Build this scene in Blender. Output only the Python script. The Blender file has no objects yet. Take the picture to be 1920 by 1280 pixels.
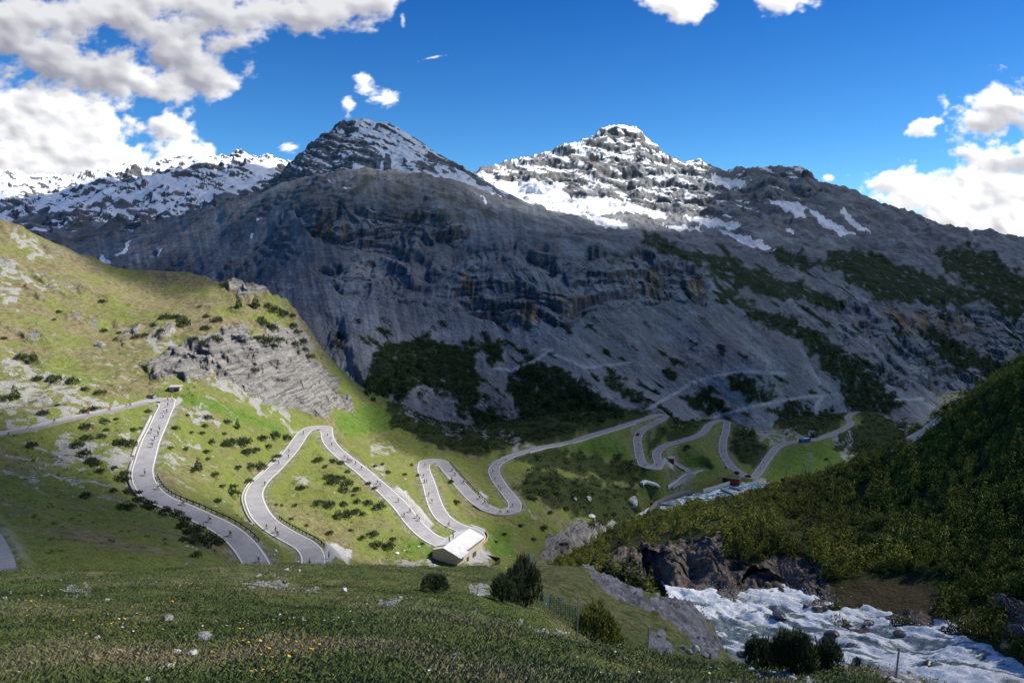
import bpy, bmesh, math, random
import numpy as np
from mathutils import Vector, Matrix
random.seed(7)
R = math.radians
S = bpy.context.scene
COL = S.collection

# ------------------------------------------------------------------ camera
PITCH = R(7.125); FPX = 1280.0
cam_d = bpy.data.cameras.new('camera'); cam = bpy.data.objects.new('camera', cam_d); COL.objects.link(cam)
cam_d.sensor_width = 36; cam_d.lens = 24; cam_d.clip_start = 0.3; cam_d.clip_end = 60000
cam.location = (0, 0, 0); cam.rotation_euler = (R(90) - PITCH, 0, 0)
S.camera = cam

# ------------------------------------------------------------------ light
SUN_EL, SUN_AZ = R(50), R(80)          # azimuth measured clockwise from +Y (the view direction)
EXPO = 0.85
SUN_DIR = Vector((math.sin(SUN_AZ)*math.cos(SUN_EL), math.cos(SUN_AZ)*math.cos(SUN_EL), math.sin(SUN_EL)))
sd = bpy.data.lights.new('sun', 'SUN'); sd.energy = 4.6; sd.angle = R(0.55); sd.color = (1.0, 0.95, 0.87)
so = bpy.data.objects.new('sun', sd); COL.objects.link(so)
so.rotation_euler = SUN_DIR.to_track_quat('Z', 'Y').to_euler()
S.view_settings.view_transform = 'Standard'; S.view_settings.look = 'None'
S.view_settings.gamma = 1; S.view_settings.use_curve_mapping = False
S.view_settings.exposure = EXPO
S.render.resolution_x = 1024; S.render.resolution_y = 682
W = bpy.data.worlds.new('World'); S.world = W; W.use_nodes = True
def build_world():
    wn = W.node_tree; wn.nodes.clear(); L = wn.links.new
    sky = wn.nodes.new('ShaderNodeTexSky'); sky.sky_type = 'NISHITA'; sky.sun_disc = False
    sky.sun_elevation = SUN_EL; sky.sun_rotation = SUN_AZ
    sky.altitude = 2200; sky.air_density = 1.0; sky.dust_density = 0.2; sky.ozone_density = 3.0
    hs = wn.nodes.new('ShaderNodeHueSaturation'); hs.inputs['Saturation'].default_value = 1.15; hs.inputs['Value'].default_value = 1.0
    bg = wn.nodes.new('ShaderNodeBackground'); bg.inputs['Strength'].default_value = 0.12
    wo = wn.nodes.new('ShaderNodeOutputWorld')
    tm = wn.nodes.new('ShaderNodeMix'); tm.data_type = 'RGBA'; tm.blend_type = 'MULTIPLY'; tm.inputs[0].default_value = 1; tm.inputs[7].default_value = (.35, .585, .70, 1)
    L(sky.outputs[0], hs.inputs['Color']); L(hs.outputs[0], tm.inputs[6]); 
    # tint darkens the blue upward, standing in for polarizer and lens vignetting
    tc = wn.nodes.new('ShaderNodeTexCoord'); sx = wn.nodes.new('ShaderNodeSeparateXYZ'); L(tc.outputs['Generated'], sx.inputs[0])
    mr = wn.nodes.new('ShaderNodeMapRange'); L(sx.outputs[2], mr.inputs[0]); mr.inputs[1].default_value = .0; mr.inputs[2].default_value = .36; mr.inputs[3].default_value = 1.0; mr.inputs[4].default_value = 0.0
    gm = wn.nodes.new('ShaderNodeMix'); gm.data_type = 'RGBA'; L(mr.outputs[0], gm.inputs[0]); gm.inputs[6].default_value = (.24, .60, .86, 1); gm.inputs[7].default_value = (1.18, 1.10, 1.02, 1)
    m3 = wn.nodes.new('ShaderNodeMix'); m3.data_type = 'RGBA'; m3.blend_type = 'MULTIPLY'; m3.inputs[0].default_value = 1
    L(tm.outputs[2], m3.inputs[6]); L(gm.outputs[2], m3.inputs[7]); L(m3.outputs[2], bg.inputs[0]); L(bg.outputs[0], wo.inputs[0])
build_world()
# ------------------------------------------------------------------ small library
cp, sp = math.cos(PITCH), math.sin(PITCH)
def pt(px, py):                                  # tangent of elevation angle and of azimuth of a sight line
    xc = (px - 960)/FPX; yc = -(py - 640)/FPX
    f = cp + yc*sp
    return xc/f, (-sp + yc*cp)/f
def at(px, py, Y=None, z=None):
    u, t = pt(px, py)
    if Y is None: Y = z/t
    return Vector((u*Y, Y, t*Y))
def proj(x, y, z):
    d = y*cp - z*sp
    return 960 + FPX*x/d, 640 - FPX*(y*sp + z*cp)/d

_rs = np.random.RandomState(11)
_perm = _rs.permutation(256).astype(np.int32); _perm = np.concatenate([_perm, _perm, _perm])
_ang = np.linspace(0, 2*np.pi, 256, endpoint=False); _rs.shuffle(_ang)
_gx, _gy = np.cos(_ang).astype(np.float32), np.sin(_ang).astype(np.float32)
def perlin(x, y, seed=0):
    x = np.asarray(x, np.float32) + seed*17.31; y = np.asarray(y, np.float32) - seed*9.17
    xf = np.floor(x); yf = np.floor(y)
    xi = xf.astype(np.int32) & 255; yi = yf.astype(np.int32) & 255
    fx = x - xf; fy = y - yf
    u = fx*fx*fx*(fx*(fx*6 - 15) + 10); v = fy*fy*fy*(fy*(fy*6 - 15) + 10)
    a = _perm[xi] + yi; b = _perm[xi + 1] + yi
    def g(h, dx, dy):
        h = _perm[h]; return _gx[h]*dx + _gy[h]*dy
    n0 = g(a, fx, fy); n1 = g(b, fx - 1, fy); n2 = g(a + 1, fx, fy - 1); n3 = g(b + 1, fx - 1, fy - 1)
    l0 = n0 + u*(n1 - n0); l1 = n2 + u*(n3 - n2)
    return (l0 + v*(l1 - l0))*1.5
def fbm(x, y, octv=5, seed=0, gain=.5, lac=2.03):
    s = 0; a = 1; tot = 0
    for i in range(octv):
        s = s + a*perlin(x, y, seed + i*3); tot += a; a *= gain; x = x*lac; y = y*lac
    return s/tot
def ridged(x, y, octv=5, seed=0, gain=.5, lac=2.07):
    s = 0; a = 1; tot = 0
    for i in range(octv):
        n = 1 - np.abs(perlin(x, y, seed + i*3))*1.6
        s = s + a*n; tot += a; a *= gain; x = x*lac; y = y*lac
    return s/tot
def sstep(a, b, x):
    t = np.clip((x - a)/(b - a), 0, 1); return t*t*(3 - 2*t)
def poly_mask(px, py, pts, feather=6, rough=0, rscale=40, seed=0):
    """1 inside the outline, soft and ragged at its edge"""
    pts = np.array(pts, np.float32)
    x0, y0 = pts.min(0) - feather - rough*2; x1, y1 = pts.max(0) + feather + rough*2
    out = np.zeros(px.shape, np.float32)
    idx = np.nonzero((px > x0) & (px < x1) & (py > y0) & (py < y1))
    if len(idx[0]) == 0: return out
    X = px[idx].astype(np.float32); Yp = py[idx].astype(np.float32)
    if rough:
        nx = fbm(X/rscale, Yp/rscale, 4, seed); ny = fbm(X/rscale + 31, Yp/rscale + 7, 4, seed + 5)
        X = X + nx*rough*2; Yp = Yp + ny*rough*2
    d = np.full(X.shape, 1e9, np.float32); ins = np.zeros(X.shape, bool)
    n = len(pts)
    for i in range(n):
        ax, ay = pts[i]; bx, by = pts[(i + 1) % n]
        ex, ey = bx - ax, by - ay
        t = np.clip(((X - ax)*ex + (Yp - ay)*ey)/(ex*ex + ey*ey + 1e-9), 0, 1)
        d = np.minimum(d, (X - ax - t*ex)**2 + (Yp - ay - t*ey)**2)
        if ay != by:
            c = ((ay > Yp) != (by > Yp)) & (X < ex*(Yp - ay)/ey + ax)
            ins ^= c
    d = np.sqrt(d); d = np.where(ins, d, -d)
    out[idx] = sstep(-feather, feather, d)
    return out

def rbf(P, V, smooth=0.0):
    P = np.array(P, float); V = np.array(V, float); n = len(P)
    r = np.sqrt(((P[:, None] - P[None])**2).sum(2)); K = -r**1.35
    K -= np.eye(n)*smooth
    A = np.zeros((n + 3, n + 3)); A[:n, :n] = K; A[:n, n] = 1; A[:n, n+1:] = P; A[n, :n] = 1; A[n+1:, :n] = P.T
    w = np.linalg.solve(A, np.concatenate([V, [0, 0, 0]]))
    def f(X, Y):
        o = np.zeros(X.shape) + w[n] + w[n+1]*X + w[n+2]*Y
        for i in range(n):
            o -= w[i]*((X - P[i, 0])**2 + (Y - P[i, 1])**2)**.675
        return o
    return f

def layer_grid(ctrl, u0, u1, Y0, Y1, nc, nr, cu=90, cv=260, la=1.0, wd=.25, smooth=0.0):
    """terrain sheet through surveyed points; rows packed where the ground is steep. returns X, Y, Z arrays (nr, nc)"""
    P = []; V = []
    for c in ctrl:
        px, py, Yd = c[:3]
        u, t = pt(px, py)
        P.append((u, la*math.log(Yd))); V.append(t)
    f = rbf(P, V, smooth)
    us = np.linspace(u0, u1, cu); vs = np.linspace(math.log(Y0), math.log(Y1), cv)
    U, Vv = np.meshgrid(us, vs)                     # (cv, cu)
    T = f(U, la*Vv)
    dt = np.abs(np.diff(T, axis=0)); dv = np.diff(Vv, axis=0)
    ds = np.sqrt(dt**2 + (wd*dv)**2)
    k = np.ones(9)/9
    ds = np.apply_along_axis(lambda a: np.convolve(np.pad(a, 4, 'edge'), k, 'valid'), 1, ds)
    cum = np.concatenate([np.zeros((1, cu)), np.cumsum(ds, 0)]); cum /= cum[-1]
    q = np.linspace(0, 1, nr)
    VV = np.empty((nr, cu)); TT = np.empty((nr, cu))
    for j in range(cu):
        VV[:, j] = np.interp(q, cum[:, j], vs); TT[:, j] = np.interp(VV[:, j], vs, T[:, j])
    uf = np.linspace(u0, u1, nc)
    jf = (uf - u0)/(u1 - u0)*(cu - 1); j0 = np.clip(jf.astype(int), 0, cu - 2); w = jf - j0
    w = w[None]
    VF = VV[:, j0]*(1 - w) + VV[:, j0 + 1]*w
    TF = TT[:, j0]*(1 - w) + TT[:, j0 + 1]*w
    Y = np.exp(VF); X = uf[None]*Y; Z = TF*Y
    return X, Y, Z

def normals(X, Y, Z):
    dxu, dxv = np.gradient(X, axis=1), np.gradient(X, axis=0)
    dyu, dyv = np.gradient(Y, axis=1), np.gradient(Y, axis=0)
    dzu, dzv = np.gradient(Z, axis=1), np.gradient(Z, axis=0)
    nx = dyu*dzv - dzu*dyv; ny = dzu*dxv - dxu*dzv; nz = dxu*dyv - dyu*dxv
    l = np.sqrt(nx*nx + ny*ny + nz*nz) + 1e-12
    return nx/l, ny/l, nz/l

def np_mesh(name, co, faces, smooth=True):
    me = bpy.data.meshes.new(name)
    co = np.asarray(co, np.float32).reshape(-1, 3); faces = np.asarray(faces, np.int32)
    n, k = faces.shape
    me.vertices.add(len(co)); me.vertices.foreach_set('co', co.ravel())
    me.loops.add(n*k); me.loops.foreach_set('vertex_index', faces.ravel())
    me.polygons.add(n); me.polygons.foreach_set('loop_start', np.arange(0, n*k, k, dtype=np.int32))
    me.polygons.foreach_set('loop_total', np.full(n, k, np.int32))
    if smooth: me.polygons.foreach_set('use_smooth', np.ones(n, bool))
    me.update(calc_edges=True)
    return me
def grid_mesh(name, X, Y, Z, keep=None):
    nr, nc = X.shape
    idx = np.arange(nr*nc, dtype=np.int32).reshape(nr, nc)
    f = np.stack([idx[:-1, :-1], idx[:-1, 1:], idx[1:, 1:], idx[1:, :-1]], -1).reshape(-1, 4)
    if keep is not None:
        kf = (keep[:-1, :-1] | keep[:-1, 1:] | keep[1:, 1:] | keep[1:, :-1]).ravel()
        f = f[kf]
    return np_mesh(name, np.stack([X, Y, Z], -1), f)
def set_attr(me, name, a):
    at_ = me.attributes.new(name, 'FLOAT', 'POINT'); at_.data.foreach_set('value', np.asarray(a, np.float32).ravel())

def tag(o, label=None, cat=None, group=None, kind=None):
    if label: o['label'] = label
    if cat: o['category'] = cat
    if group: o['group'] = group
    if kind: o['kind'] = kind
    return o
def link(name, me, mat=None, parent=None, loc=None):
    o = bpy.data.objects.new(name, me); COL.objects.link(o)
    if mat is not None:
        for m in (mat if isinstance(mat, (list, tuple)) else [mat]): me.materials.append(m)
    if parent is not None: o.parent = parent
    if loc is not None: o.location = loc
    return o
def empty(name, loc=(0, 0, 0), rz=0):
    o = bpy.data.objects.new(name, None); COL.objects.link(o); o.location = loc; o.rotation_euler = (0, 0, rz)
    o.empty_display_size = .3
    return o
def copy_tree(o, parent=None, kids=None):
    c = o.copy(); COL.objects.link(c)
    if parent is not None: c.parent = parent
    for ch in (kids or CH).get(o.name, []): copy_tree(ch, c, kids)
    return c
CH = {}
def index_children(root):
    CH[root.name] = list(root.children)
    for c in root.children: index_children(c)

# node material helper -------------------------------------------------
class NM:
    def __init__(s, name, rough=.9, spec=.2):
        s.m = bpy.data.materials.new(name); s.m.use_nodes = True; s.t = s.m.node_tree
        s.b = s.t.nodes['Principled BSDF']; s.b.inputs['Roughness'].default_value = rough
        s.b.inputs['Specular IOR Level'].default_value = spec
        s.tc = None
    def n(s, ty, **kw):
        nd = s.t.nodes.new(ty)
        for k, v in kw.items(): setattr(nd, k, v)
        return nd
    def l(s, a, b): s.t.links.new(a, b)
    def put(s, sock, v):
        if hasattr(v, 'links') or isinstance(v, bpy.types.NodeSocket): s.l(v, sock)
        elif isinstance(v, tuple) and len(v) == 3 and sock.type == 'RGBA': sock.default_value = (*v, 1)
        else: sock.default_value = v
    def obj(s):
        if s.tc is None: s.tc = s.n('ShaderNodeTexCoord')
        return s.tc.outputs['Object']
    def attr(s, name):
        a = s.n('ShaderNodeAttribute'); a.attribute_name = name; return a.outputs['Fac']
    def noise(s, scale, detail=5, rough=.55, vec=None, dist=0):
        nd = s.n('ShaderNodeTexNoise'); nd.inputs['Scale'].default_value = scale
        nd.inputs['Detail'].default_value = detail; nd.inputs['Roughness'].default_value = rough
        nd.inputs['Distortion'].default_value = dist
        s.l(vec if vec is not None else s.obj(), nd.inputs['Vector']); return nd.outputs['Fac']
    def voro(s, scale, vec=None, feature='F1', out='Distance'):
        nd = s.n('ShaderNodeTexVoronoi'); nd.feature = feature; nd.inputs['Scale'].default_value = scale
        s.l(vec if vec is not None else s.obj(), nd.inputs['Vector']); return nd.outputs[out]
    def mapv(s, scale=(1, 1, 1), rot=(0, 0, 0), vec=None):
        nd = s.n('ShaderNodeMapping'); nd.inputs['Scale'].default_value = scale; nd.inputs['Rotation'].default_value = rot
        s.l(vec if vec is not None else s.obj(), nd.inputs['Vector']); return nd.outputs[0]
    def math(s, op, a, b=None, c=None, clamp=False):
        nd = s.n('ShaderNodeMath', operation=op, use_clamp=clamp)
        s.put(nd.inputs[0], a)
        if b is not None: s.put(nd.inputs[1], b)
        if c is not None: s.put(nd.inputs[2], c)
        return nd.outputs[0]
    def ramp(s, fac, a, b, lo=0.0, hi=1.0):
        nd = s.n('ShaderNodeMapRange', interpolation_type='SMOOTHSTEP')
        s.put(nd.inputs[0], fac); nd.inputs[1].default_value = a; nd.inputs[2].default_value = b
        nd.inputs[3].default_value = lo; nd.inputs[4].default_value = hi; return nd.outputs[0]
    def mix(s, fac, a, b, mode='MIX'):
        nd = s.n('ShaderNodeMix', data_type='RGBA', blend_type=mode)
        s.put(nd.inputs[0], fac); s.put(nd.inputs[6], a); s.put(nd.inputs[7], b); return nd.outputs[2]
    def color(s, c): s.put(s.b.inputs['Base Color'], c); return s
    def bump(s, h, strength=.5, dist=1.0, prev=None):
        nd = s.n('ShaderNodeBump'); nd.inputs['Strength'].default_value = strength; nd.inputs['Distance'].default_value = dist
        s.put(nd.inputs['Height'], h)
        if prev is not None: s.l(prev, nd.inputs['Normal'])
        s.l(nd.outputs[0], s.b.inputs['Normal']); return nd.outputs[0]
def plain(name, col, rough=.8, spec=.3, var=.12, scale=4):
    m = NM(name, rough, spec); n = m.noise(scale, 4)
    a = tuple(c*(1 - var) for c in col); b = tuple(min(1, c*(1 + var)) for c in col)
    m.color(m.mix(n, a, b)); return m.m
# ------------------------------------------------------------------ distant clouds on the sky dome, far beyond the mountains
WISPS = [(684,160,22,34,-25),(722,184,36,20,14),(654,200,14,26,0),(543,277,20,13,0),(815,110,34,2.6,-14),(757,40,7,16,0),(1552,333,12,10,0)]
BLOBS = [(190,20,270,62,0),(40,50,110,70,0),(430,15,170,66,0),(590,20,110,48,0),(700,-10,100,34,0),(320,95,120,70,28),(400,150,60,40,10),
 (150,125,150,56,12),(80,110,60,40,0),(270,150,130,46,18),
 (90,240,170,95,0),(40,190,110,90,0),(180,300,130,70,0),(315,250,52,52,0),(330,300,70,58,0),(10,310,110,60,0),
 (1872,205,125,70,-8),(1740,243,46,22,-28),(1905,295,105,42,0),(1650,345,66,34,0),(1745,372,120,52,10),(1885,375,130,70,0),(1820,415,190,48,0),(1690,350,70,40,0),
 (1275,2,76,30,0),(1462,4,84,26,0),]

GREY = [(190,10,300,70,0),(430,0,220,60,0),(60,60,140,90,0),(330,80,150,70,25),(620,5,140,40,0),(150,110,150,60,0),(1890,225,70,36,0),(1910,310,60,20,0)]
def blob_field(px, py, bl, k=.22):
    s = 0
    for x, y, rx, ry, an in bl:
        c_, s_ = math.cos(R(an)), math.sin(R(an)); dx = px - x; dy = py - y
        a = (dx*c_ + dy*s_)/rx; b = (-dx*s_ + dy*c_)/ry
        s = s + np.exp(-(np.sqrt(a*a + b*b + 1e-6))/k)
    return 1 + k*np.log(s + 1e-30)
def sky_clouds():
    nc, nr = 1150, 430
    us = np.linspace(-.92, .92, nc); ts = np.linspace(-.06, .46, nr)
    U, T = np.meshgrid(us, ts); D = 1/np.sqrt(1 + U*U + T*T)*24000
    X, Y, Z = U*D, D, T*D
    px, py = proj(X, Y, Z); px = px.astype(np.float32); py = py.astype(np.float32)
    wx = fbm(px/130, py/110, 4, 950)*34; wy = fbm(px/130 + 40, py/110, 4, 953)*26
    base = np.clip(blob_field(px + wx, py + wy, BLOBS), -2, .75)
    bill = 1 - np.abs(perlin(px/62 + wx/40, py/50, 960))*1.9
    bill2 = 1 - np.abs(perlin(px/27 + wx/30, py/23, 961))*1.9; bill3 = 1 - np.abs(perlin(px/11, py/10, 962))*1.9
    n = fbm(px/85, py/60, 7, 965, .56)
    cum = sstep(120, 200, py)
    n2_ = fbm(px/16, py/12, 5, 967, .6)
    dens = base*1.25 + n*(1.5 - .6*cum) - (bill*.20 + bill2*.10 + bill3*.03)*(.25 + .75*cum) + n2_*.20 - .10
    alpha = sstep(-.10, .58 - .22*cum, dens)
    wz = np.clip(blob_field(px + wx*.3, py + wy*.3, WISPS, .3), 0, 1)*1.5
    wa = sstep(.15, 1.1, wz + fbm(px/26 + wx/20, py/17, 6, 970, .62)*1.3)*(.85 - .35*sstep(150, 90, py))*(wz > 0)
    dens = np.maximum(dens, wa*.35 - .05*(wa < .01)); alpha = np.maximum(alpha, wa)
    h = np.clip(dens + .1, 0, 1.4)
    # light marching towards the sun (right and up)
    du = us[1] - us[0]; dtv = ts[1] - ts[0]; tau = np.zeros_like(h)
    for k in range(1, 15):
        sx_ = int(round(k*.0052/du)); sy_ = int(round(k*.0072/dtv))
        sh_ = np.zeros_like(h); sh_[:nr - sy_, :nc - sx_] = h[sy_:, sx_:]
        tau += sh_*(1.0 if k < 6 else .6)
    trans = np.exp(-tau*.125)
    hb = h.copy()
    for _ in range(18): hb[1:-1] = (hb[:-2] + 2*hb[1:-1] + hb[2:])/4; hb[:, 1:-1] = (hb[:, :-2] + 2*hb[:, 1:-1] + hb[:, 2:])/4
    gy_, gx_ = np.gradient(.93*hb + .07*h); slope = -(gx_*.62 + gy_*.78)
    loc = np.clip(.5 + slope*10.0, 0, 1)
    grey = np.clip(blob_field(px + wx, py + wy, GREY)*1.6 + .5 + n*.6, 0, 1)
    lit = np.clip(trans*.78 + loc*.62 - .12, 0, 1)
    lit = np.clip(lit*1.12, 0, 1)*(1 - .52*grey) + .04
    keep = alpha > .004
    me = grid_mesh('sky', X, Y, Z, keep)
    set_attr(me, 'cover', alpha); set_attr(me, 'lit', np.clip(lit, 0, 1))
    m = bpy.data.materials.new('distant_cloud'); m.use_nodes = True; t = m.node_tree; t.nodes.clear()
    def N(k): return t.nodes.new(k)
    a1 = N('ShaderNodeAttribute'); a1.attribute_name = 'cover'; a2 = N('ShaderNodeAttribute'); a2.attribute_name = 'lit'
    mx = N('ShaderNodeMix'); mx.data_type = 'RGBA'; t.links.new(a2.outputs['Fac'], mx.inputs[0])
    mx.inputs[6].default_value = (.120, .126, .170, 1); mx.inputs[7].default_value = (.76, .757, .755, 1)
    em = N('ShaderNodeEmission'); t.links.new(mx.outputs[2], em.inputs[0]); tr = N('ShaderNodeBsdfTransparent')
    ms = N('ShaderNodeMixShader'); t.links.new(a1.outputs['Fac'], ms.inputs[0]); t.links.new(tr.outputs[0], ms.inputs[1]); t.links.new(em.outputs[0], ms.inputs[2])
    out = N('ShaderNodeOutputMaterial'); t.links.new(ms.outputs[0], out.inputs[0]); m.cycles.emission_sampling = 'NONE'
    o = link('sky', me, m); tag(o, kind='structure')
sky_clouds()
# ------------------------------------------------------------------ pass road, surveyed centre line (sight line + height)
ROAD = [(-260,850,-45.5),(-120,830,-46.5),(0,812,-48),(57,802,None),(133,783,None),(200,770,None),(247,759,None),(283,751,-52),(303,749,-52.3),
(313,757,-52.6),(306,775,None),(294,803,None),(283,827,None),(273,860,None),(267,887,-57),(276,913,None),(299,935,None),(340,952,-60),(384,972,None),
(421,990,None),(447,1010,None),(468,1035,-64),(484,1062,None),(500,1095,-65.5),(530,1108,None),(562,1096,None),(582,1070,-67),(588,1046,None),(576,1024,None),(548,1008,None),
(514,988,None),(492,968,None),(480,946,-70),(476,927,None),(486,906,None),(509,884,None),(530,862,None),(547,843,None),(560,824,None),(570,811,-75.5),
(584,803,-76),(602,801,-76.3),(612,808,-76.6),(614,820,None),(624,837,None),(646,857,None),(673,877,None),(702,902,-80),(727,924,None),(752,949,None),
(774,977,None),(796,999,-83.5),(820,1014,-84),(850,1020,-84.6),(880,1016,-85),(893,1004,-85.4),(882,995,-85.8),(860,988,-86),(838,976,-86.3),(823,959,None),(812,934,-88),(806,912,None),(798,890,None),
(794,876,-90.3),(799,867,-90.8),(812,864,-91.2),(827,868,-91.6),(843,884,-92),(862,906,None),(881,927,None),(899,943,-95),(921,956,None),
(944,960,-96.5),(962,956,-97),(966,946,-97.4),(958,932,None),(943,914,None),(931,896,None),(926,881,-101),(934,868,None),(956,856,-103),(987,846,None),
(1018,838,None),(1040,834,-106.5),(1075,827,None),(1112,815,-110),(1150,804,None),(1180,794,-113.5),(1210,785,None),(1232,778,-116),(1243,778,-116.4),(1240,787,-117),(1221,796,-118),
(1202,809,-119),(1195,824,-120),(1197,841,-121),(1201,860,-122),(1210,872,-122.6),(1225,875,-123.2),(1235,869,-123.8),(1231,856,-124.6),(1234,845,-125.6),(1251,834,-127),
(1285,824,-129),(1315,813,-131),(1330,796,-132.5),(1345,789,-133.3),(1359,790,-134),(1362,804,-135.5),(1356,826,-137.5),(1356,849,-139.5),(1366,867,-141),(1382,882,-142.2),
(1401,893,-143.2),(1415,892,-144),(1426,879,-145),(1435,866,-146),(1446,851,-147),(1461,836,-148.5),(1487,828,-150),(1525,824,-151.5),(1555,815,-153),(1581,804,-154.5),
(1595,794,-155.5),(1590,783,-156.5),(1600,774,-157.5),(1622,766,-158.5),(1640,762,-159)]
_pp = np.array([(a, b) for a, b, c in ROAD], float); _seg = np.concatenate([[0], np.cumsum(np.hypot(*np.diff(_pp, axis=0).T))])
_kn = [i for i, r in enumerate(ROAD) if r[2] is not None]
_rz = np.interp(_seg, _seg[_kn], [ROAD[i][2] for i in _kn])
ROAD_W = np.array([at(p[0], p[1], z=z) for p, z in zip(_pp, _rz)])
def spline(P, step):
    P = np.asarray(P, float); n = len(P); Q = np.vstack([2*P[0] - P[1], P, 2*P[-1] - P[-2]])
    out = []
    for i in range(n - 1):
        p0, p1, p2, p3 = Q[i], Q[i+1], Q[i+2], Q[i+3]
        d = [max(1e-3, np.linalg.norm(b - a))**.5 for a, b in ((p0, p1), (p1, p2), (p2, p3))]
        t0, t1 = 0, d[0]; t2 = t1 + d[1]; t3 = t2 + d[2]
        m = max(2, int(np.linalg.norm(p2 - p1)/step*2))
        t = np.linspace(t1, t2, m, endpoint=False)[:, None]
        A1 = (t1 - t)/(t1 - t0)*p0 + (t - t0)/(t1 - t0)*p1; A2 = (t2 - t)/(t2 - t1)*p1 + (t - t1)/(t2 - t1)*p2
        A3 = (t3 - t)/(t3 - t2)*p2 + (t - t2)/(t3 - t2)*p3
        B1 = (t2 - t)/(t2 - t0)*A1 + (t - t0)/(t2 - t0)*A2; B2 = (t3 - t)/(t3 - t1)*A2 + (t - t1)/(t3 - t1)*A3
        out.append((t2 - t)/(t2 - t1)*B1 + (t - t1)/(t2 - t1)*B2)
    out = np.vstack(out + [P[-1:]])
    s = np.concatenate([[0], np.cumsum(np.linalg.norm(np.diff(out, axis=0), axis=1))])
    q = np.linspace(0, s[-1], int(s[-1]/step) + 1)
    return np.stack([np.interp(q, s, out[:, k]) for k in range(3)], 1)
ROAD_C = spline(ROAD_W, 1.0)
for _ in range(6): ROAD_C[1:-1] = (ROAD_C[:-2] + 2*ROAD_C[1:-1] + ROAD_C[2:])/4
def path_w(pts, step=1.0): return spline(np.array([at(a, b, z=c) for a, b, c in pts]), step)
_k = 7; _d1 = ROAD_C[_k:-_k, :2] - ROAD_C[:-2*_k, :2]; _d2 = ROAD_C[2*_k:, :2] - ROAD_C[_k:-_k, :2]
_an = np.abs(np.arctan2(_d1[:, 0]*_d2[:, 1] - _d1[:, 1]*_d2[:, 0], (_d1*_d2).sum(1)))
_cv = np.concatenate([np.full(_k, _an[0]), _an, np.full(_k, _an[-1])])
for _ in range(30): _cv[1:-1] = (_cv[:-2] + 2*_cv[1:-1] + _cv[2:])/4
ROAD_HW = 2.75 + 1.5*sstep(.45, 1.3, _cv)        # the carriageway widens in the bends
# side tracks: (points, half width)
ROAD_FAR = path_w([(1672,748,-159),(1700,745,-160),(1730,743,-162),(1760,737,-163),(1800,733,-165),(1850,731,-168)])
SPUR = path_w([(1262,832,-128),(1256,845,-130),(1263,866,-133),(1277,874,-134.5),(1292,884,-136.6),(1281,898,-137.6),(1256,914,-139)])
SPUR2 = path_w([(1288,880,-136.5),(1300,879,-137),(1318,880,-138)])
EDGE_ROAD = path_w([(-22,1110,-38),(-18,1068,-39.2),(-36,1015,-41.2),(-75,960,-43.4),(-150,900,-45)])
def carve(X, Y, Z, path, half, blend, drop=.12):
    """cut and fill the slope to the road bed"""
    x0, x1 = path[:, 0].min() - 20, path[:, 0].max() + 20; y0, y1 = path[:, 1].min() - 20, path[:, 1].max() + 20
    sel = np.nonzero(((X > x0) & (X < x1) & (Y > y0) & (Y < y1)).ravel())[0]
    xs = X.ravel()[sel]; ys = Y.ravel()[sel]; C = 12.0
    ci = np.floor(xs/C).astype(int); cj = np.floor(ys/C).astype(int)
    key = ci*100003 + cj
    order = np.argsort(key, kind='stable'); ks = key[order]
    zf = Z.ravel(); D = np.full(len(sel), 1e9); ZR = np.zeros(len(sel))
    cells = {}
    pi = np.floor(path[:, 0]/C).astype(int); pj = np.floor(path[:, 1]/C).astype(int)
    for n_, (a, b) in enumerate(zip(pi, pj)):
        for da in (-1, 0, 1):
            for db in (-1, 0, 1): cells.setdefault((a + da)*100003 + b + db, []).append(n_)
    for k, ids in cells.items():
        a = np.searchsorted(ks, k, 'left'); b = np.searchsorted(ks, k, 'right')
        if a == b: continue
        vi = order[a:b]; P = path[ids]
        d2 = (xs[vi][:, None] - P[None, :, 0])**2 + (ys[vi][:, None] - P[None, :, 1])**2
        j = d2.argmin(1); D[vi] = np.sqrt(d2[np.arange(len(vi)), j]); ZR[vi] = P[j, 2]
    w = 1 - sstep(half, half + blend, D)
    zf[sel] = zf[sel]*(1 - w) + (ZR - drop)*w
    dist = np.full(X.size, 1e9, np.float32); dist[sel] = D
    return zf.reshape(Z.shape), dist.reshape(X.shape)
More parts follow.
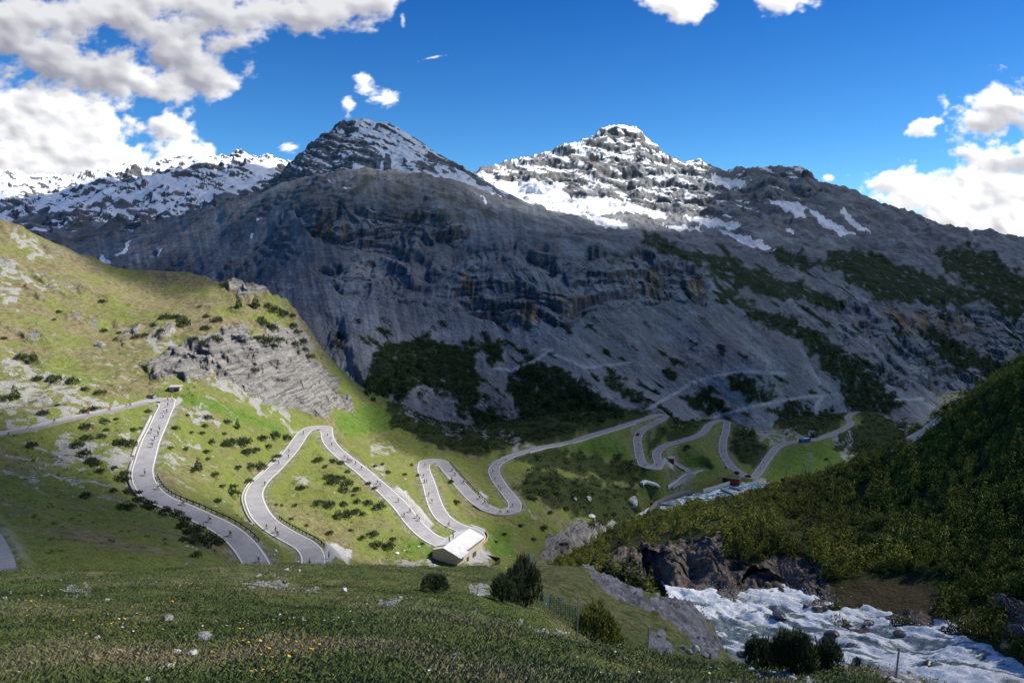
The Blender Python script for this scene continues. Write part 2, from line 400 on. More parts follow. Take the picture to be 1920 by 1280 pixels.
# ------------------------------------------------------------------ the lie of the land
def P3(px, py, z): p = at(px, py, z=z); return (px, py, p.y)
def ctrl_from(path, step):
    out = []
    for p in path[::step]:
        a, b = proj(*p); out.append((a, b, p[1]))
    return out
CT_V = ctrl_from(ROAD_C, 11) + ctrl_from(ROAD_FAR, 16) + ctrl_from(SPUR, 10) + ctrl_from(EDGE_ROAD, 12) + [
 (40,1062,88),(150,1060,93),(300,1050,103),(430,1058,124),(60,930,128),(150,900,158),(200,980,128),(330,1010,122),
 (-300,1060,80),(-300,812,165),(-300,600,260),(-500,900,120),(-300,450,330),
 (200,1250,60),(500,1210,70),(900,1220,90),(1300,1200,130),(1800,1200,150),(0,1160,62),
 (720,1055,172),(800,1058,178),(900,1062,182),(860,1046,186),(950,1060,188),(650,1040,172),(640,960,200),(680,1010,185),
 (1000,1020,235),(1060,1045,240),(1130,1000,300),(1090,1030,262),(1180,985,330),(1230,958,360),(1020,960,262),(1080,940,290),(1150,930,330),(1000,990,250),(1110,960,300),
 (0,415,400),(100,455,425),(200,503,450),(350,509,430),(450,535,400),(540,562,380),(556,600,372),(584,680,365),(628,738,366),
 (0,600,290),(100,700,245),(30,760,215),(200,620,320),(350,640,300),(450,600,345),(400,700,275),(500,720,300),(560,770,312),(300,560,385),(0,500,345),(450,740,275),(520,660,320),
 (240,700,262),(640,790,335),
 (0,480,650),(200,570,700),(450,640,600),(520,680,500),(560,740,470),(640,800,460),(690,800,470),(-300,480,600),
 (700,755,385),(720,745,410),(760,800,355),(850,800,400),(960,815,400),(900,850,330),(840,850,325),(700,830,320),
 (1330,850,440),(1300,830,455),(1500,860,490),(1550,850,520),(1400,840,490),(1280,800,490),(1225,895,390),(1220,920,376),(1150,850,400),(1100,850,400),(1050,870,360),(1000,880,330),(1080,900,340),
 (1350,922,403),(1420,912,417),(1500,900,450),(1320,940,378),(1600,840,600),(1700,780,740),(1450,925,420),(1350,960,380),(1600,900,460),(1250,990,330),
 (900,800,520),(1200,800,620),(1500,790,700),(1800,770,900),(2100,760,900),(1700,850,560),(1900,850,600),(2200,900,500)]
CT_M = [
 (560,790,400),(660,748,425),(720,748,435),(850,792,455),(950,815,470),(1180,795,500),(1245,768,520),(1350,780,560),(1450,800,590),(1560,800,650),
 (1620,750,700),(1750,740,800),(1850,735,850),(1240,900,420),(900,880,400),(1500,900,500),(1700,820,640),(400,700,500),(1900,800,760),
 (600,650,520),(640,640,500),(620,700,460),(240,560,800),(400,560,700),(490,580,620),(560,620,540),(100,540,900),
 (650,560,590),(760,590,570),(860,590,572),(950,612,570),(1060,602,575),(1130,572,600),(1210,562,630),(1320,575,660),
 (700,690,478),(760,650,525),(850,700,505),(850,640,545),(1000,720,520),(1000,660,548),(1100,740,520),(1150,660,580),(1200,720,560),(1250,640,620),(760,720,455),
 (650,500,640),(760,520,622),(880,500,625),(980,482,630),(1100,478,640),(1200,480,665),(1310,492,700),(700,540,610),
 (600,445,690),(720,460,680),(830,458,680),(600,388,715),(720,384,710),(840,405,700),(950,440,690),(500,460,760),(500,400,820),
 (585,328,860),(640,326,860),(700,324,860),(770,328,850),(860,345,840),(920,380,830),(1000,405,850),(1080,420,870),(900,440,710),(1050,445,740),
 (540,345,900),(450,378,980),(350,404,1080),(250,432,1180),(150,462,1260),(60,485,1320),(300,480,900),(400,430,950),(450,500,740),(200,500,950),
 (585,420,1400),(700,420,1400),(860,440,1500),(400,470,1500),(200,510,1700),(60,540,1800),(700,440,2400),(400,460,2400),(100,560,2400),
 (1150,430,1000),(1200,438,1000),(1350,460,1000),(1320,520,760),(1400,520,800),
 (900,372,1900),(1000,380,1850),(1100,388,1800),(1200,400,1650),(1300,428,1400),(1450,465,1150),
 (960,400,1500),(1100,405,1400),
 (960,345,2050),(1060,362,1950),(1150,368,1930),(1250,392,1750),(1340,412,1600),
 (860,335,2300),(900,320,2300),(940,311,2300),(980,297,2300),(1010,298,2320),(1030,290,2350),(1050,280,2350),(1100,268,2380),(1120,246,2400),(1160,237,2420),(1200,246,2400),(1230,272,2380),
 (1255,297,2360),(1290,308,2300),(1330,308,2250),(1350,326,2200),(1385,318,2150),(1400,326,2120),(1430,318,2000),(1470,310,1900),(1520,335,1840),(1580,360,1780),(1640,385,1720),
 (1700,410,1660),(1760,432,1600),(1800,438,1550),(1860,438,1500),(1920,455,1450),(2050,475,1380),
 (1100,300,2200),(1200,310,2150),(1300,350,1900),(1400,370,1700),(1500,400,1500),(1450,420,1300),(1600,440,1300),(1750,480,1180),(1900,520,1080),(2050,540,1000),
 (1500,480,1000),(1420,560,760),(1500,560,860),(1600,600,840),(1750,640,880),(1900,620,950),(1400,640,650),(1500,680,660),(1600,690,720),(1700,700,780),(1450,720,590),(1850,690,880),
 (1350,720,570),(1280,700,580),(2050,650,950),(1560,770,670),
 (900,420,3000),(1160,380,3000),(1400,420,2900),(1600,480,2600),(1800,520,2400),(2050,560,2300)]
CT_P = [(300,520,950),(300,520,1500),(300,520,2000),(420,470,950),(420,450,1400),(420,470,2000),(100,560,1000),(100,560,2000),(500,400,1200),(500,380,950),(560,360,950),(700,350,950),(860,370,950),(1000,430,950),(1100,450,1000),
 (500,360,1500),(560,306,1420),(585,298,1420),(597,285,1440),(620,258,1480),(640,236,1540),(655,222,1570),(680,223,1590),(700,222,1600),(720,226,1600),(740,236,1600),(765,250,1590),(790,266,1580),(830,300,1530),(880,330,1470),(930,358,1400),(970,378,1350),(1010,396,1300),(1080,412,1230),(1150,432,1180),
 (640,320,1250),(700,318,1230),(620,300,1350),(660,270,1450),(700,265,1480),(760,300,1330),(820,330,1230),(900,370,1150),(960,400,1100),(740,270,1500),(700,290,1380),(580,330,1200),(780,335,1150),(870,350,1250),
 (560,400,1900),(700,380,2100),(860,400,2000),(1080,450,1700),(640,330,1800),(500,420,2000),(1150,460,1600)]
CT_L = [(-120,450,1500),(60,500,1400),(200,470,1400),(350,430,1400),(500,385,1400),(620,370,1400),
 (-120,330,3000),(-40,325,3000),(0,326,2950),(60,330,2900),(100,338,2850),(130,340,2800),(180,328,2750),(230,315,2700),(270,312,2700),(285,302,2700),(300,299,2700),(335,308,2700),(345,297,2700),(370,293,2700),(400,300,2700),(430,307,2700),(440,294,2700),(457,291,2700),(475,300,2700),(500,303,2700),(518,296,2700),(545,300,2700),(570,306,2700),(620,300,2700),(700,300,2700),
 (0,365,2500),(100,375,2400),(60,400,2000),(0,400,2100),(200,360,2300),(300,345,2300),(400,335,2350),(500,330,2350),(560,335,2300),(200,400,1900),(100,430,1700),(300,385,1900),(400,360,1950),(500,355,1900),(0,440,1700),(250,425,1600),
 (0,420,3600),(200,420,3600),(400,410,3500),(600,400,3500),(-120,420,3600)]
CT_F = [(1060,1046,150),(1130,1012,150),(1200,977,150),(1300,947,146),(1400,932,142),(1500,900,138),(1600,866,134),(1700,815,128),(1760,776,124),(1850,724,116),(1925,684,110),(2100,590,100),(2350,480,90),
 (1075,1055,136),(1150,1036,122),(1215,1012,118),(1250,990,120),(1320,975,122),
 (1150,1042,110),(1205,1026,104),(1300,1006,99),(1350,1000,98),(1400,1028,94),(1450,1030,92),(1500,1034,90),(1545,1060,86),
 (1140,1080,100),(1215,1075,97),(1310,1085,92),(1400,1090,88),(1470,1100,86),(1530,1120,82),
 (1200,1135,93),(1300,1133,86),(1340,1136,84),(1400,1136,83),(1460,1134,82),(1520,1146,78),(1560,1172,74),(1600,1176,73),(1650,1168,72),(1720,1180,69),(1800,1196,65),(1860,1225,60),(1915,1255,56),(2000,1290,52),
 (1600,1120,79),(1700,1130,75),(1800,1150,70),(1900,1150,64),(1700,950,103),(1850,850,98),(1900,1000,80),(1600,1040,90),(1920,1100,68),(1600,950,112),(1450,980,108),(1800,1050,80),(2100,900,75),(2100,1100,55),(2300,800,65),
 (1700,1300,50),(1400,1280,60),(1250,1250,70),(1900,1340,45),(1150,1200,85),(1050,1120,110),(2300,1300,40),
 (1060,1090,185),(1300,1060,190),(1500,1020,185),(1700,950,175),(1900,850,165),(2200,700,150),(1060,1080,230),(1500,1040,240),(2200,900,230)]
CT_G = [(-60,1280,5.5),(300,1280,5.2),(700,1280,5.0),(1000,1280,5.4),(1200,1300,5.6),(1500,1400,4.6),(0,1500,2.6),(900,1500,2.5),(1700,1500,2.8),(2000,1500,3),
 (0,1072,26),(100,1072,27),(200,1073,28),(300,1072,29),(420,1068,30),(560,1064,32),(650,1063,34),(750,1062,35),(850,1062,36),(930,1066,38),
 (0,1120,15),(300,1120,15.5),(600,1110,18),(850,1115,18),(0,1180,9.7),(300,1180,9.9),(600,1180,9.8),(900,1180,10.6),(1080,1250,9.5),(900,1240,7),(300,1230,7),(1250,1280,10),
 (960,1100,28),(1010,1150,20),(880,1085,29),(1080,1205,17.5),
 (1000,1064,50),(1040,1062,52),(1090,1060,54),(1140,1079,56),(1200,1109,58),(1260,1125,60),(1300,1136,60),(1332,1165,58),(1350,1210,54),
 (980,1100,40),(1020,1130,36),(1080,1160,35),(1130,1200,32),(1200,1228,30),(1280,1238,30),(1340,1255,30),(1080,1100,46),(1160,1140,46),(1250,1180,44),(1310,1210,44),(1200,1180,40),
 (1130,1222,21.5),(1200,1233,20),(1300,1244,18),(1400,1262,16),(1500,1262,15.5),(1600,1253,15),(1680,1264,14),(1760,1288,12),(1950,1340,10),
 (1360,1275,24),(1400,1310,24),(1500,1330,24),(1700,1350,24),(2000,1400,20),(1400,1330,60),(1700,1400,60),(2000,1500,50),
 (0,1140,45),(300,1140,48),(600,1140,52),(900,1150,60),(1000,1110,75),(1100,1110,78),(1200,1160,80),(1300,1200,75),(0,1200,80),(500,1200,85),(900,1200,90),(1200,1250,95)]
UL, UR = -.86, .86
Q = 1.0
RIVB = path_w([(1205,975,-142.5),(1233,958,-143),(1262,945,-143.4),(1296,935,-143.8),(1330,929,-144.2),(1362,920,-144.5),(1392,912,-145),(1425,907,-145.3)]) - np.array([0, 0, 1.0])
def terr(h, sharp=.7):
    """steps: mostly tread, then a riser"""
    f = np.floor(h); r = h - f
    return f + sstep(sharp, 1.0, r)*.85 + r*.15 - h
def union(px, py, polys, feather, rough, rs, seed=0):
    m = np.zeros(px.shape, np.float32)
    for i, p in enumerate(polys): m = np.maximum(m, poly_mask(px, py, p, feather, rough, rs, seed + i*7))
    return m
def streak(px, py, ang, wid, ln, seed, octv=4):
    a = px*math.sin(ang) - py*math.cos(ang); b = px*math.cos(ang) + py*math.sin(ang)
    return fbm(a/wid, b/ln, octv, seed)
# ---- valley
X, Y, Z = layer_grid(CT_V, -1.0, 1.05, 56, 1000, int(1100*Q), int(620*Q), la=1.0, wd=.16, cu=160)
PXb, PYb = proj(X, Y, Z)
ROCKV = union(PXb, PYb, [[(275,690),(330,650),(420,615),(500,620),(560,620),(600,680),(650,745),(670,775),(600,785),(540,772),(470,745),(400,700),(330,722),(290,710)],
   [(420,530),(500,525),(500,560),(430,545)], [(1050,990),(1110,975),(1150,985),(1110,1020),(1060,1050),(1010,1050)], [(220,610),(262,600),(262,630),(235,640)]], 9, 12, 40, 3)
nz = fbm(X/38, Y/38, 4, 1)*2.8 + fbm(X/9, Y/9, 4, 5)*1.1 + ridged(X/4, Y/4, 3, 8)*.25
hs_ = Z*1.0 + X*.40 - Y*.1 + fbm(X/26, Y/26, 3, 21)*5
st = terr(hs_/4.6, .45)*4.6*.55 + terr(hs_/1.7, .5)*1.7*.5
knob = sstep(.12, .4, fbm(X/24, Y/24, 4, 36))*sstep(720, 640, PYb)*(1 - ROCKV)
nz = nz + ROCKV*(ridged(X/17, Y/17, 5, 33)*7.0 + st*.25 - 2.5) + knob*(ridged(X/9, Y/9, 4, 37)*2.6)
Z = Z + nz*sstep(55, 140, Y)
Y = Y - ROCKV*(ridged(X/12, Z/7, 5, 39)*6.0 + ridged((X + 2.4*Z)/5, (Z*2.4 - X)/22, 3, 41)*2.2 - 4) - knob*ridged(X/5, Z/4, 3, 42)*1.5
roadd = np.full(X.shape, 1e9, np.float32)
for path, half, bl in ((EDGE_ROAD, 3.2, 2), (ROAD_FAR, 4, 6), (SPUR, 3.4, 4), (SPUR2, 4, 4), (RIVB, 6.5, 5), (ROAD_C, 4.3, 4.2)):
    Z, dd = carve(X, Y, Z, path, half, bl); roadd = np.minimum(roadd, dd)
VX, VY, VZ, VD, VPX, VPY, VROCK = X, Y, Z, roadd, PXb, PYb, np.maximum(ROCKV, knob*.75*sstep(-.1, .2, fbm(X/4, Y/4, 3, 38)))
valley = link('valley_ground', grid_mesh('valley_ground', X, Y, Z)); tag(valley, kind='structure')

# ---- mountain side
X, Y, Z = layer_grid(CT_M, -.86, .98, 380, 3000, int(1450*Q), int(1000*Q), la=1.0, wd=.08, cv=420, cu=260)
PX, PY = proj(X, Y, Z)
CL = [[(560,390),(620,376),(720,378),(800,392),(850,400),(880,420),(860,455),(790,470),(700,468),(620,455),(570,430)],
      [(600,500),(700,470),(800,480),(900,470),(960,460),(950,560),(900,590),(860,580),(780,560),(700,560),(640,555)],
      [(780,500),(860,470),(960,470),(1080,480),(1200,460),(1300,485),(1330,540),(1325,575),(1200,562),(1130,578),(1060,607),(950,614),(860,588),(790,560)],
      [(1480,575),(1600,560),(1750,560),(1920,575),(2000,600),(2000,720),(1750,735),(1600,700),(1530,650)]]
P2P = [(900,300),(1030,270),(1100,230),(1250,230),(1400,290),(1520,300),(1560,350),(1500,380),(1350,412),(1250,398),(1150,372),(1060,366),(960,350)]
LOWC = [(780,745),(900,735),(1010,790),(980,835),(880,800),(800,780)]
mcl = union(PX, PY, CL, 7, 10, 50, 1); mp2 = poly_mask(PX, PY, P2P, 10, 8, 50, 90); mlow = poly_mask(PX, PY, LOWC, 8, 8, 30, 91)
gully = union(PX, PY, [[(600,600),(640,600),(660,680),(690,740),(640,745),(615,700),(585,650)]], 8, 6, 30, 70)
far = sstep(900, 1500, Y)
base_rock = 1 - np.clip(mcl + mp2, 0, 1)
# broad relief, then gullies down the fall line
Z = Z + (ridged(X/130, Y/130, 4, 40) - .55)*(14 + 18*far)*sstep(440, 700, Y)
Z = Z + fbm(X/30, Y/30, 5, 44)*(2.2 + 3*far)*sstep(400, 520, Y)
sL = streak(PX, PY, R(78), 24, 130, 50); sR = streak(PX, PY, R(38), 20, 200, 51)
wr = sstep(900, 1150, PX)
strk = sL*(1 - wr) + sR*wr
Z = Z + strk*(2.6 + 7*far)*base_rock*sstep(400, 480, Y)
# cliffs: terraces and vertical clefts pushed out of the wall
h = Z + .10*X + fbm(X/90, Z/60, 5, 60)*44
lv = sstep(-.3, .3, fbm(X/45, Z/25, 4, 59)); lb = .35 + .9*sstep(-.25, .35, fbm(X/80, Z/30, 4, 58))
big = terr(h/21.0, .62)*21; small = terr((h + 3)/6.0, .5)*6.0
# clefts
cleft = ridged(X/34 + fbm(X/60, Z/50, 3, 67)*1.2, Z/150, 5, 63); cl2 = ridged(X/8, Z/35, 4, 64)
Z = Z + mcl*(big*.75*lb + small*.6*lv)
Y = Y - mcl*(cleft*12 + cl2*2.2 - 8)
ledge = np.abs(((Z + .10*X + fbm(X/50, Z/30, 4, 65)*16)/8.5) % 1 - .5)*2
Y = Y + mcl*ledge*1.6*lv
# peaks beyond: tilted beds
h2 = Z + .10*X + fbm(X/200, Y/200, 3, 71)*26
Z = Z + mp2*(terr(h2/52, .5)*52*.42 + terr((h2 + 5)/17, .45)*17*.62) + mp2*((ridged(X/130, Y/130, 3, 74) - .55)*24 + fbm(X/22, Y/22, 3, 78)*2)
Y = Y - mp2*(ridged(X/75, Z/230, 3, 75)*20 + ridged(X/20, Z/80, 2, 76)*3 - 11)
# lesser crags everywhere
crag = np.maximum(sstep(.05, .35, fbm(X/75, Y/75, 4, 80)), .8*sstep(400, 372, PY)*sstep(560, 620, PX)*sstep(1150, 1050, PX)*sstep(-.35, .1, fbm(X/40, Y/40, 3, 79)))*base_rock*sstep(600, 680, Y)
Z = Z + crag*(terr((Z + .2*X + fbm(X/40, Y/40, 2, 81)*8)/9, .5)*9*(.55 + .5*far) + (ridged(X/15, Y/15, 3, 82) - .5)*2.2)
Z = Z + mlow*(ridged(X/12, Y/12, 4, 84)*5 - 2 + terr((Z + .3*X)/4, .5)*3) - gully*(3 + ridged(X/10, Y/25, 4, 86)*6)
Z = Z + ridged(X/5, Y/5, 3, 88)*.5*(1 + far)
MX, MY, MZ = X, Y, Z
mount = link('mountain', grid_mesh('mountain', X, Y, Z)); tag(mount, kind='structure')
PX, PY = proj(X, Y, Z); nx, ny, nzv = normals(X, Y, Z)
SCRUB = [[(690,725),(695,665),(740,640),(800,628),(850,648),(905,640),(890,690),(915,745),(880,765),(800,715),(740,748),(700,745)],
 [(905,628),(935,640),(948,680),(920,682)],[(955,700),(1000,675),(1060,700),(1100,730),(1185,785),(1100,805),(1020,818),(960,765)],
 [(850,745),(900,765),(1000,800),(1000,835),(900,822)],[(1130,700),(1180,730),(1235,762),(1160,748)],[(1280,735),(1340,740),(1385,778),(1300,772)],
 [(1350,705),(1400,703),(1462,748),(1440,762),(1380,735)],[(1430,772),(1500,755),(1570,785),(1560,815),(1480,792)],
 [(1190,430),(1260,450),(1340,478),(1420,508),(1500,528),(1590,566),(1560,578),(1450,560),(1380,540),(1310,498),(1220,468)],
 [(1380,560),(1460,590),(1505,625),(1440,622)],[(1300,500),(1400,560),(1440,600),(1400,590)],[(1480,595),(1560,640),(1640,700),(1700,760),(1640,770),(1560,700),(1500,640)],
 [(1540,470),(1620,468),(1700,500),(1790,530),(1860,555),(1800,572),(1650,562),(1560,512)],[(1740,470),(1800,460),(1880,480),(1960,560),(1900,610),(1820,545)],
 [(1560,690),(1620,700),(1690,765),(1600,785)],[(1640,782),(1700,795),(1690,850),(1610,870),(1560,825)],[(1420,470),(1500,470),(1560,500),(1500,505)],
 [(1700,600),(1800,640),(1900,690),(1880,720),(1780,680)]]
M_scrub = union(PX, PY, SCRUB, 5, 13, 26, 200)*sstep(-.42, -.12, fbm(X/9, Y/9, 4, 210)*1.0 + .1)
SC = [[(1480,380),(1700,450),(1900,620),(1800,700),(1600,620),(1400,520)]]
scat = union(PX, PY, [[(600,600),(1300,600),(1700,780),(1200,800),(700,745)], [(1300,440),(1500,470),(1960,560),(1960,740),(1700,740),(1400,620),(1250,560)]], 30, 30, 60, 230)
M_scrub = np.maximum(M_scrub, scat*sstep(.22, .34, streak(PX, PY, R(36), 14, 60, 231, 5)))
M_scree = (1 - np.clip(mcl + mp2*.9 + mlow*.6, 0, 1))*(1 - crag*.75)*(1 - .35*sstep(.0, .3, strk))
TRACK = [[(1180,795),(1208,772),(1240,752),(1270,735),(1300,716),(1345,703),(1400,696),(1470,700)], [(1340,782),(1400,764),(1462,752),(1505,744),(1545,741),(1530,760),(1532,790)], [(930,690),(960,694),(1000,678),(1035,655)], [(1020,655),(1100,690),(1180,680)], [(1680,750),(1730,747)]]
M_track = np.zeros_like(PX, dtype=np.float32)
for tr in TRACK:
    for (ax, ay), (bx, by) in zip(tr[:-1], tr[1:]):
        tt = np.clip(((PX - ax)*(bx - ax) + (PY - ay)*(by - ay))/((bx - ax)**2 + (by - ay)**2), 0, 1)
        M_track = np.maximum(M_track, sstep(6.0, 1.5, np.hypot(PX - ax - tt*(bx - ax), (PY - ay - tt*(by - ay))*1.3)))
M_track = M_track*(.7 + .3*sstep(-.3, .3, fbm(PX/22, PY/22, 4, 244)))
M_scrub = M_scrub*(1 - M_track)
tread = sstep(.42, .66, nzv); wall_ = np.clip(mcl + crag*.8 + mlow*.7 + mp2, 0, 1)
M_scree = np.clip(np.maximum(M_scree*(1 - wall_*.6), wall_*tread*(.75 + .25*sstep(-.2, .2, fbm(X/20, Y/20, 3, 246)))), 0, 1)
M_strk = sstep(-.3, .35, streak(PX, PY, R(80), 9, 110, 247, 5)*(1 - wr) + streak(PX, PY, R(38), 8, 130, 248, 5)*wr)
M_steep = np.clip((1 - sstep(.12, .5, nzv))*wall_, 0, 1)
M_grass = union(PX, PY, [[(540,350),(640,335),(800,335),(900,370),(950,410),(900,430),(820,400),(720,375),(600,370),(560,385)], [(330,480),(420,470),(480,500),(560,520),(480,530),(380,520),(250,510)],
   [(1000,430),(1100,430),(1180,460),(1300,470),(1500,500),(1400,520),(1280,480),(1150,480),(1050,460)], [(1130,600),(1200,640),(1280,690),(1340,740),(1280,720),(1180,660)],[(350,430),(500,420),(560,450),(450,470)]], 14, 30, 60, 240)*sstep(-.1, .35, fbm(X/22, Y/22, 5, 241))*.8
SNOWP = [[(872,330),(905,322),(960,345),(1000,335),(1050,350),(1075,378),(1130,368),(1200,385),(1252,402),(1250,410),(1180,397),(1110,405),(1060,400),(980,376),(920,362)],
 [(1275,404),(1330,408),(1392,422),(1375,430),(1310,420)],[(1335,424),(1400,444),(1456,465),(1440,470),(1380,450)],[(1437,374),(1500,380),(1517,410),(1500,407),(1460,390)],
 [(1508,383),(1540,405),(1604,440),(1575,440),(1530,415)],[(1575,385),(1600,410),(1634,437),(1610,432),(1580,405)],[(1278,353),(1322,375),(1308,380),(1285,370)],
 [(1080,365),(1160,376),(1120,395),(1060,395)],[(1472,428),(1490,430),(1488,437),(1474,434)],[(1100,405),(1160,412),(1180,430),(1120,425)],[(1240,420),(1300,424),(1320,434),(1260,430)],
 [(905,370),(918,378),(914,384),(904,378)],[(615,338),(622,338),(620,343)],[(640,352),(655,352),(650,357)],[(1330,330),(1390,338),(1400,350),(1340,345)],
 [(240,455),(250,452),(230,475),(212,478)],[(185,478),(195,478),(205,495),(195,497)],[(300,465),(306,466),(300,480),(296,478)],[(480,412),(490,410),(483,420)],[(470,438),(478,438),(472,448)]]
sn = union(PX, PY, SNOWP, 3, 5, 16, 260)
hi = sstep(190, 330, Z)
thr = fbm(X/40, Y/60, 5, 270)*.35 + nzv
snow = np.maximum(sn*sstep(.30, .5, nzv + .12 + fbm(X/25, Y/25, 4, 272)*.3), mp2*sstep(1.0, 1.07, thr + (streak(PX, PY, R(18), 9, 60, 276, 4))*1.1 + fbm(X/30, Z/18, 3, 277)*.22 + sstep(400, 235, PY)*.34 - sstep(1330, 1420, PX)*.25))
snow = np.maximum(snow, (1 - mp2)*sstep(.33, .36, streak(PX, PY, R(25), 7, 26, 273, 4))*sstep(150, 260, Z)*sstep(1050, 1200, Y)*(PY > 325))
M_och = union(PX, PY, [[(735,395),(770,395),(772,440),(740,442)],[(590,425),(660,420),(650,450),(600,450)],[(860,520),(880,515),(900,560),(870,560)],[(965,560),(1000,555),(1010,605),(970,608)],[(1040,560),(1100,550),(1110,590),(1050,598)],
   [(1180,510),(1230,505),(1240,550),(1190,560)],[(1650,580),(1800,590),(1850,620),(1700,630)],[(1100,270),(1120,270),(1118,310),(1103,310)],[(1290,520),(1320,520),(1320,560),(1295,560)]], 6, 8, 22, 280)*sstep(-.2, .25, fbm(X/9, Z/30, 4, 281))
M_shade = fbm(X/50, Z/9, 5, 290)*.5 + .5; PY_M = PY
for n_, a_ in (('scree', M_scree), ('scrub', M_scrub), ('turf', M_grass), ('snow', snow), ('ochre', M_och), ('steep', M_steep), ('rills', M_strk), ('track', M_track), ('vary', M_shade)): set_attr(mount.data, n_, np.clip(a_, 0, 1))

# ---- first peak
X, Y, Z = layer_grid(CT_P, -.62, .30, 950, 2100, int(620*Q), int(460*Q), la=1.5, wd=.06, cu=200, cv=300)
PX, PY = proj(X, Y, Z)
up = sstep(420, 300, PY)
Z0 = Z.copy()
h = Z + .50*X + .25*Y + fbm(X/150, Y/150, 3, 300)*22
Z = Z + up*(terr(h/38, .5)*38*.34 + terr((h + 5)/13, .45)*13*.5 + (ridged(X/100, Y/100, 3, 303) - .55)*16 + fbm(X/16, Y/16, 3, 304)*3.5)
Y = Y - up*(ridged(X/50, Z/160, 3, 305)*13 + ridged(X/13, Z/50, 2, 306)*2 - 7)
peak = link('rock_peak', grid_mesh('rock_peak', X, Y, Z)); tag(peak, kind='structure')
PX, PY = proj(X, Y, Z); nx, ny, nzv = normals(X, Y, Z)
sp_ = union(PX, PY, [[(668,230),(700,223),(750,240),(790,275),(800,290),(775,300),(755,330),(720,335),(690,325),(650,330),(660,310),(720,300),(700,275),(660,250)], [(820,300),(880,335),(940,378),(960,392),(930,380),(870,350),(815,318)],
   [(840,335),(880,350),(900,372),(860,352)], [(1000,395),(1020,402),(1010,405)]], 4, 9, 22, 310)
s_ = nzv*1.0 + fbm(X/40, Y/40, 5, 312)*.30 + (streak(PX, PY, R(30), 7, 50, 313, 4))*.55
snow = sstep(.84, .92, s_ + sp_*.36)*sstep(345, 320, PY - (PX - 640)*.12)
snow_shadow = union(PX, PY, [[(680,300),(700,292),(715,300),(712,318),(690,318)], [(722,286),(732,292),(735,320),(718,322)]], 2, 2, 10, 315)  # snow left out to stand for the shadow cast on it
snow = np.clip(snow*(1 - snow_shadow), 0, 1)
for n_, a_ in (('scree', sstep(.55, .8, nzv + fbm(X/60, Y/60, 4, 320)*.2)*.8), ('scrub', 0*X), ('turf', 0*X), ('snow', snow), ('ochre', 0*X), ('vary', fbm(X/60, Z/14, 5, 321)*.5 + .5)): set_attr(peak.data, n_, np.clip(a_, 0, 1))

# ---- snow range on the left
X, Y, Z = layer_grid(CT_L, -1.0, -.19, 1350, 3600, int(820*Q), int(460*Q), la=1.2, wd=.06, cu=240, cv=320)
PX, PY = proj(X, Y, Z)
up = sstep(480, 300, PY)
rk = sstep(-.02, .22, fbm(X/170, Y/170, 5, 330) + up*.10 - .02)
Z = Z + (ridged(X/260, Y/260, 3, 331) - .55)*44 + fbm(X/90, Y/90, 3, 332)*14 + rk*(ridged(X/65, Y/65, 3, 333)*26 - 8)
h = Z + .4*X + fbm(X/150, Y/150, 3, 334)*40
Z = Z + rk*(terr(h/26, .5)*26*.5)
snowr = link('snow_range', grid_mesh('snow_range', X, Y, Z)); tag(snowr, kind='structure')
PX, PY = proj(X, Y, Z); nx, ny, nzv = normals(X, Y, Z)
low = sstep(360, 470, PY + (600 - PX)*.03)
s_ = nzv + fbm(X/90, Y/90, 4, 336)*.50 + streak(PX, PY, R(25), 9, 50, 338, 4)*.35 - .04 - low*.42 - (PX > 400)*sstep(335, 385, PY)*.35
snow = sstep(.62, .68, s_)
for n_, a_ in (('scree', sstep(.6, .9, nzv)), ('scrub', 0*X), ('turf', low*sstep(0, .3, fbm(X/60, Y/60, 4, 339))*.6), ('snow', snow), ('ochre', 0*X), ('vary', fbm(X/70, Z/16, 5, 340)*.5 + .5)): set_attr(snowr.data, n_, np.clip(a_, 0, 1))

def ribbon(name, path, offs, zs, mat, parent=None, taper=None):
    """strip following a path: offs = sideways offsets, zs = heights"""
    T = np.gradient(path[:, :2], axis=0); T /= np.linalg.norm(T, axis=1)[:, None] + 1e-9
    N = np.stack([-T[:, 1], T[:, 0]], 1)
    n = len(path); k = len(offs); co = np.zeros((n, k, 3))
    for j, (o, z) in enumerate(zip(offs, zs)):
        co[:, j, :2] = path[:, :2] + N*np.reshape(o + np.zeros(n), (-1, 1)); co[:, j, 2] = path[:, 2] + z
    idx = np.arange(n*k).reshape(n, k)
    f = np.stack([idx[:-1, :-1], idx[1:, :-1], idx[1:, 1:], idx[:-1, 1:]], -1).reshape(-1, 4)[:, ::-1]
    return link(name, np_mesh(name, co, f, smooth=False), mat, parent)
M_road = plain('asphalt', (.32, .32, .33), .9, .2)
road = ribbon('road', ROAD_C, [-ROAD_HW, ROAD_HW], [0, 0], M_road); tag(road, kind='structure')
for nm, p in (('far_road', ROAD_FAR), ('service_road', SPUR), ('edge_road', EDGE_ROAD)):
    tag(ribbon(nm, p, [-2.6, 2.6], [.02, .02], M_road), kind='structure')
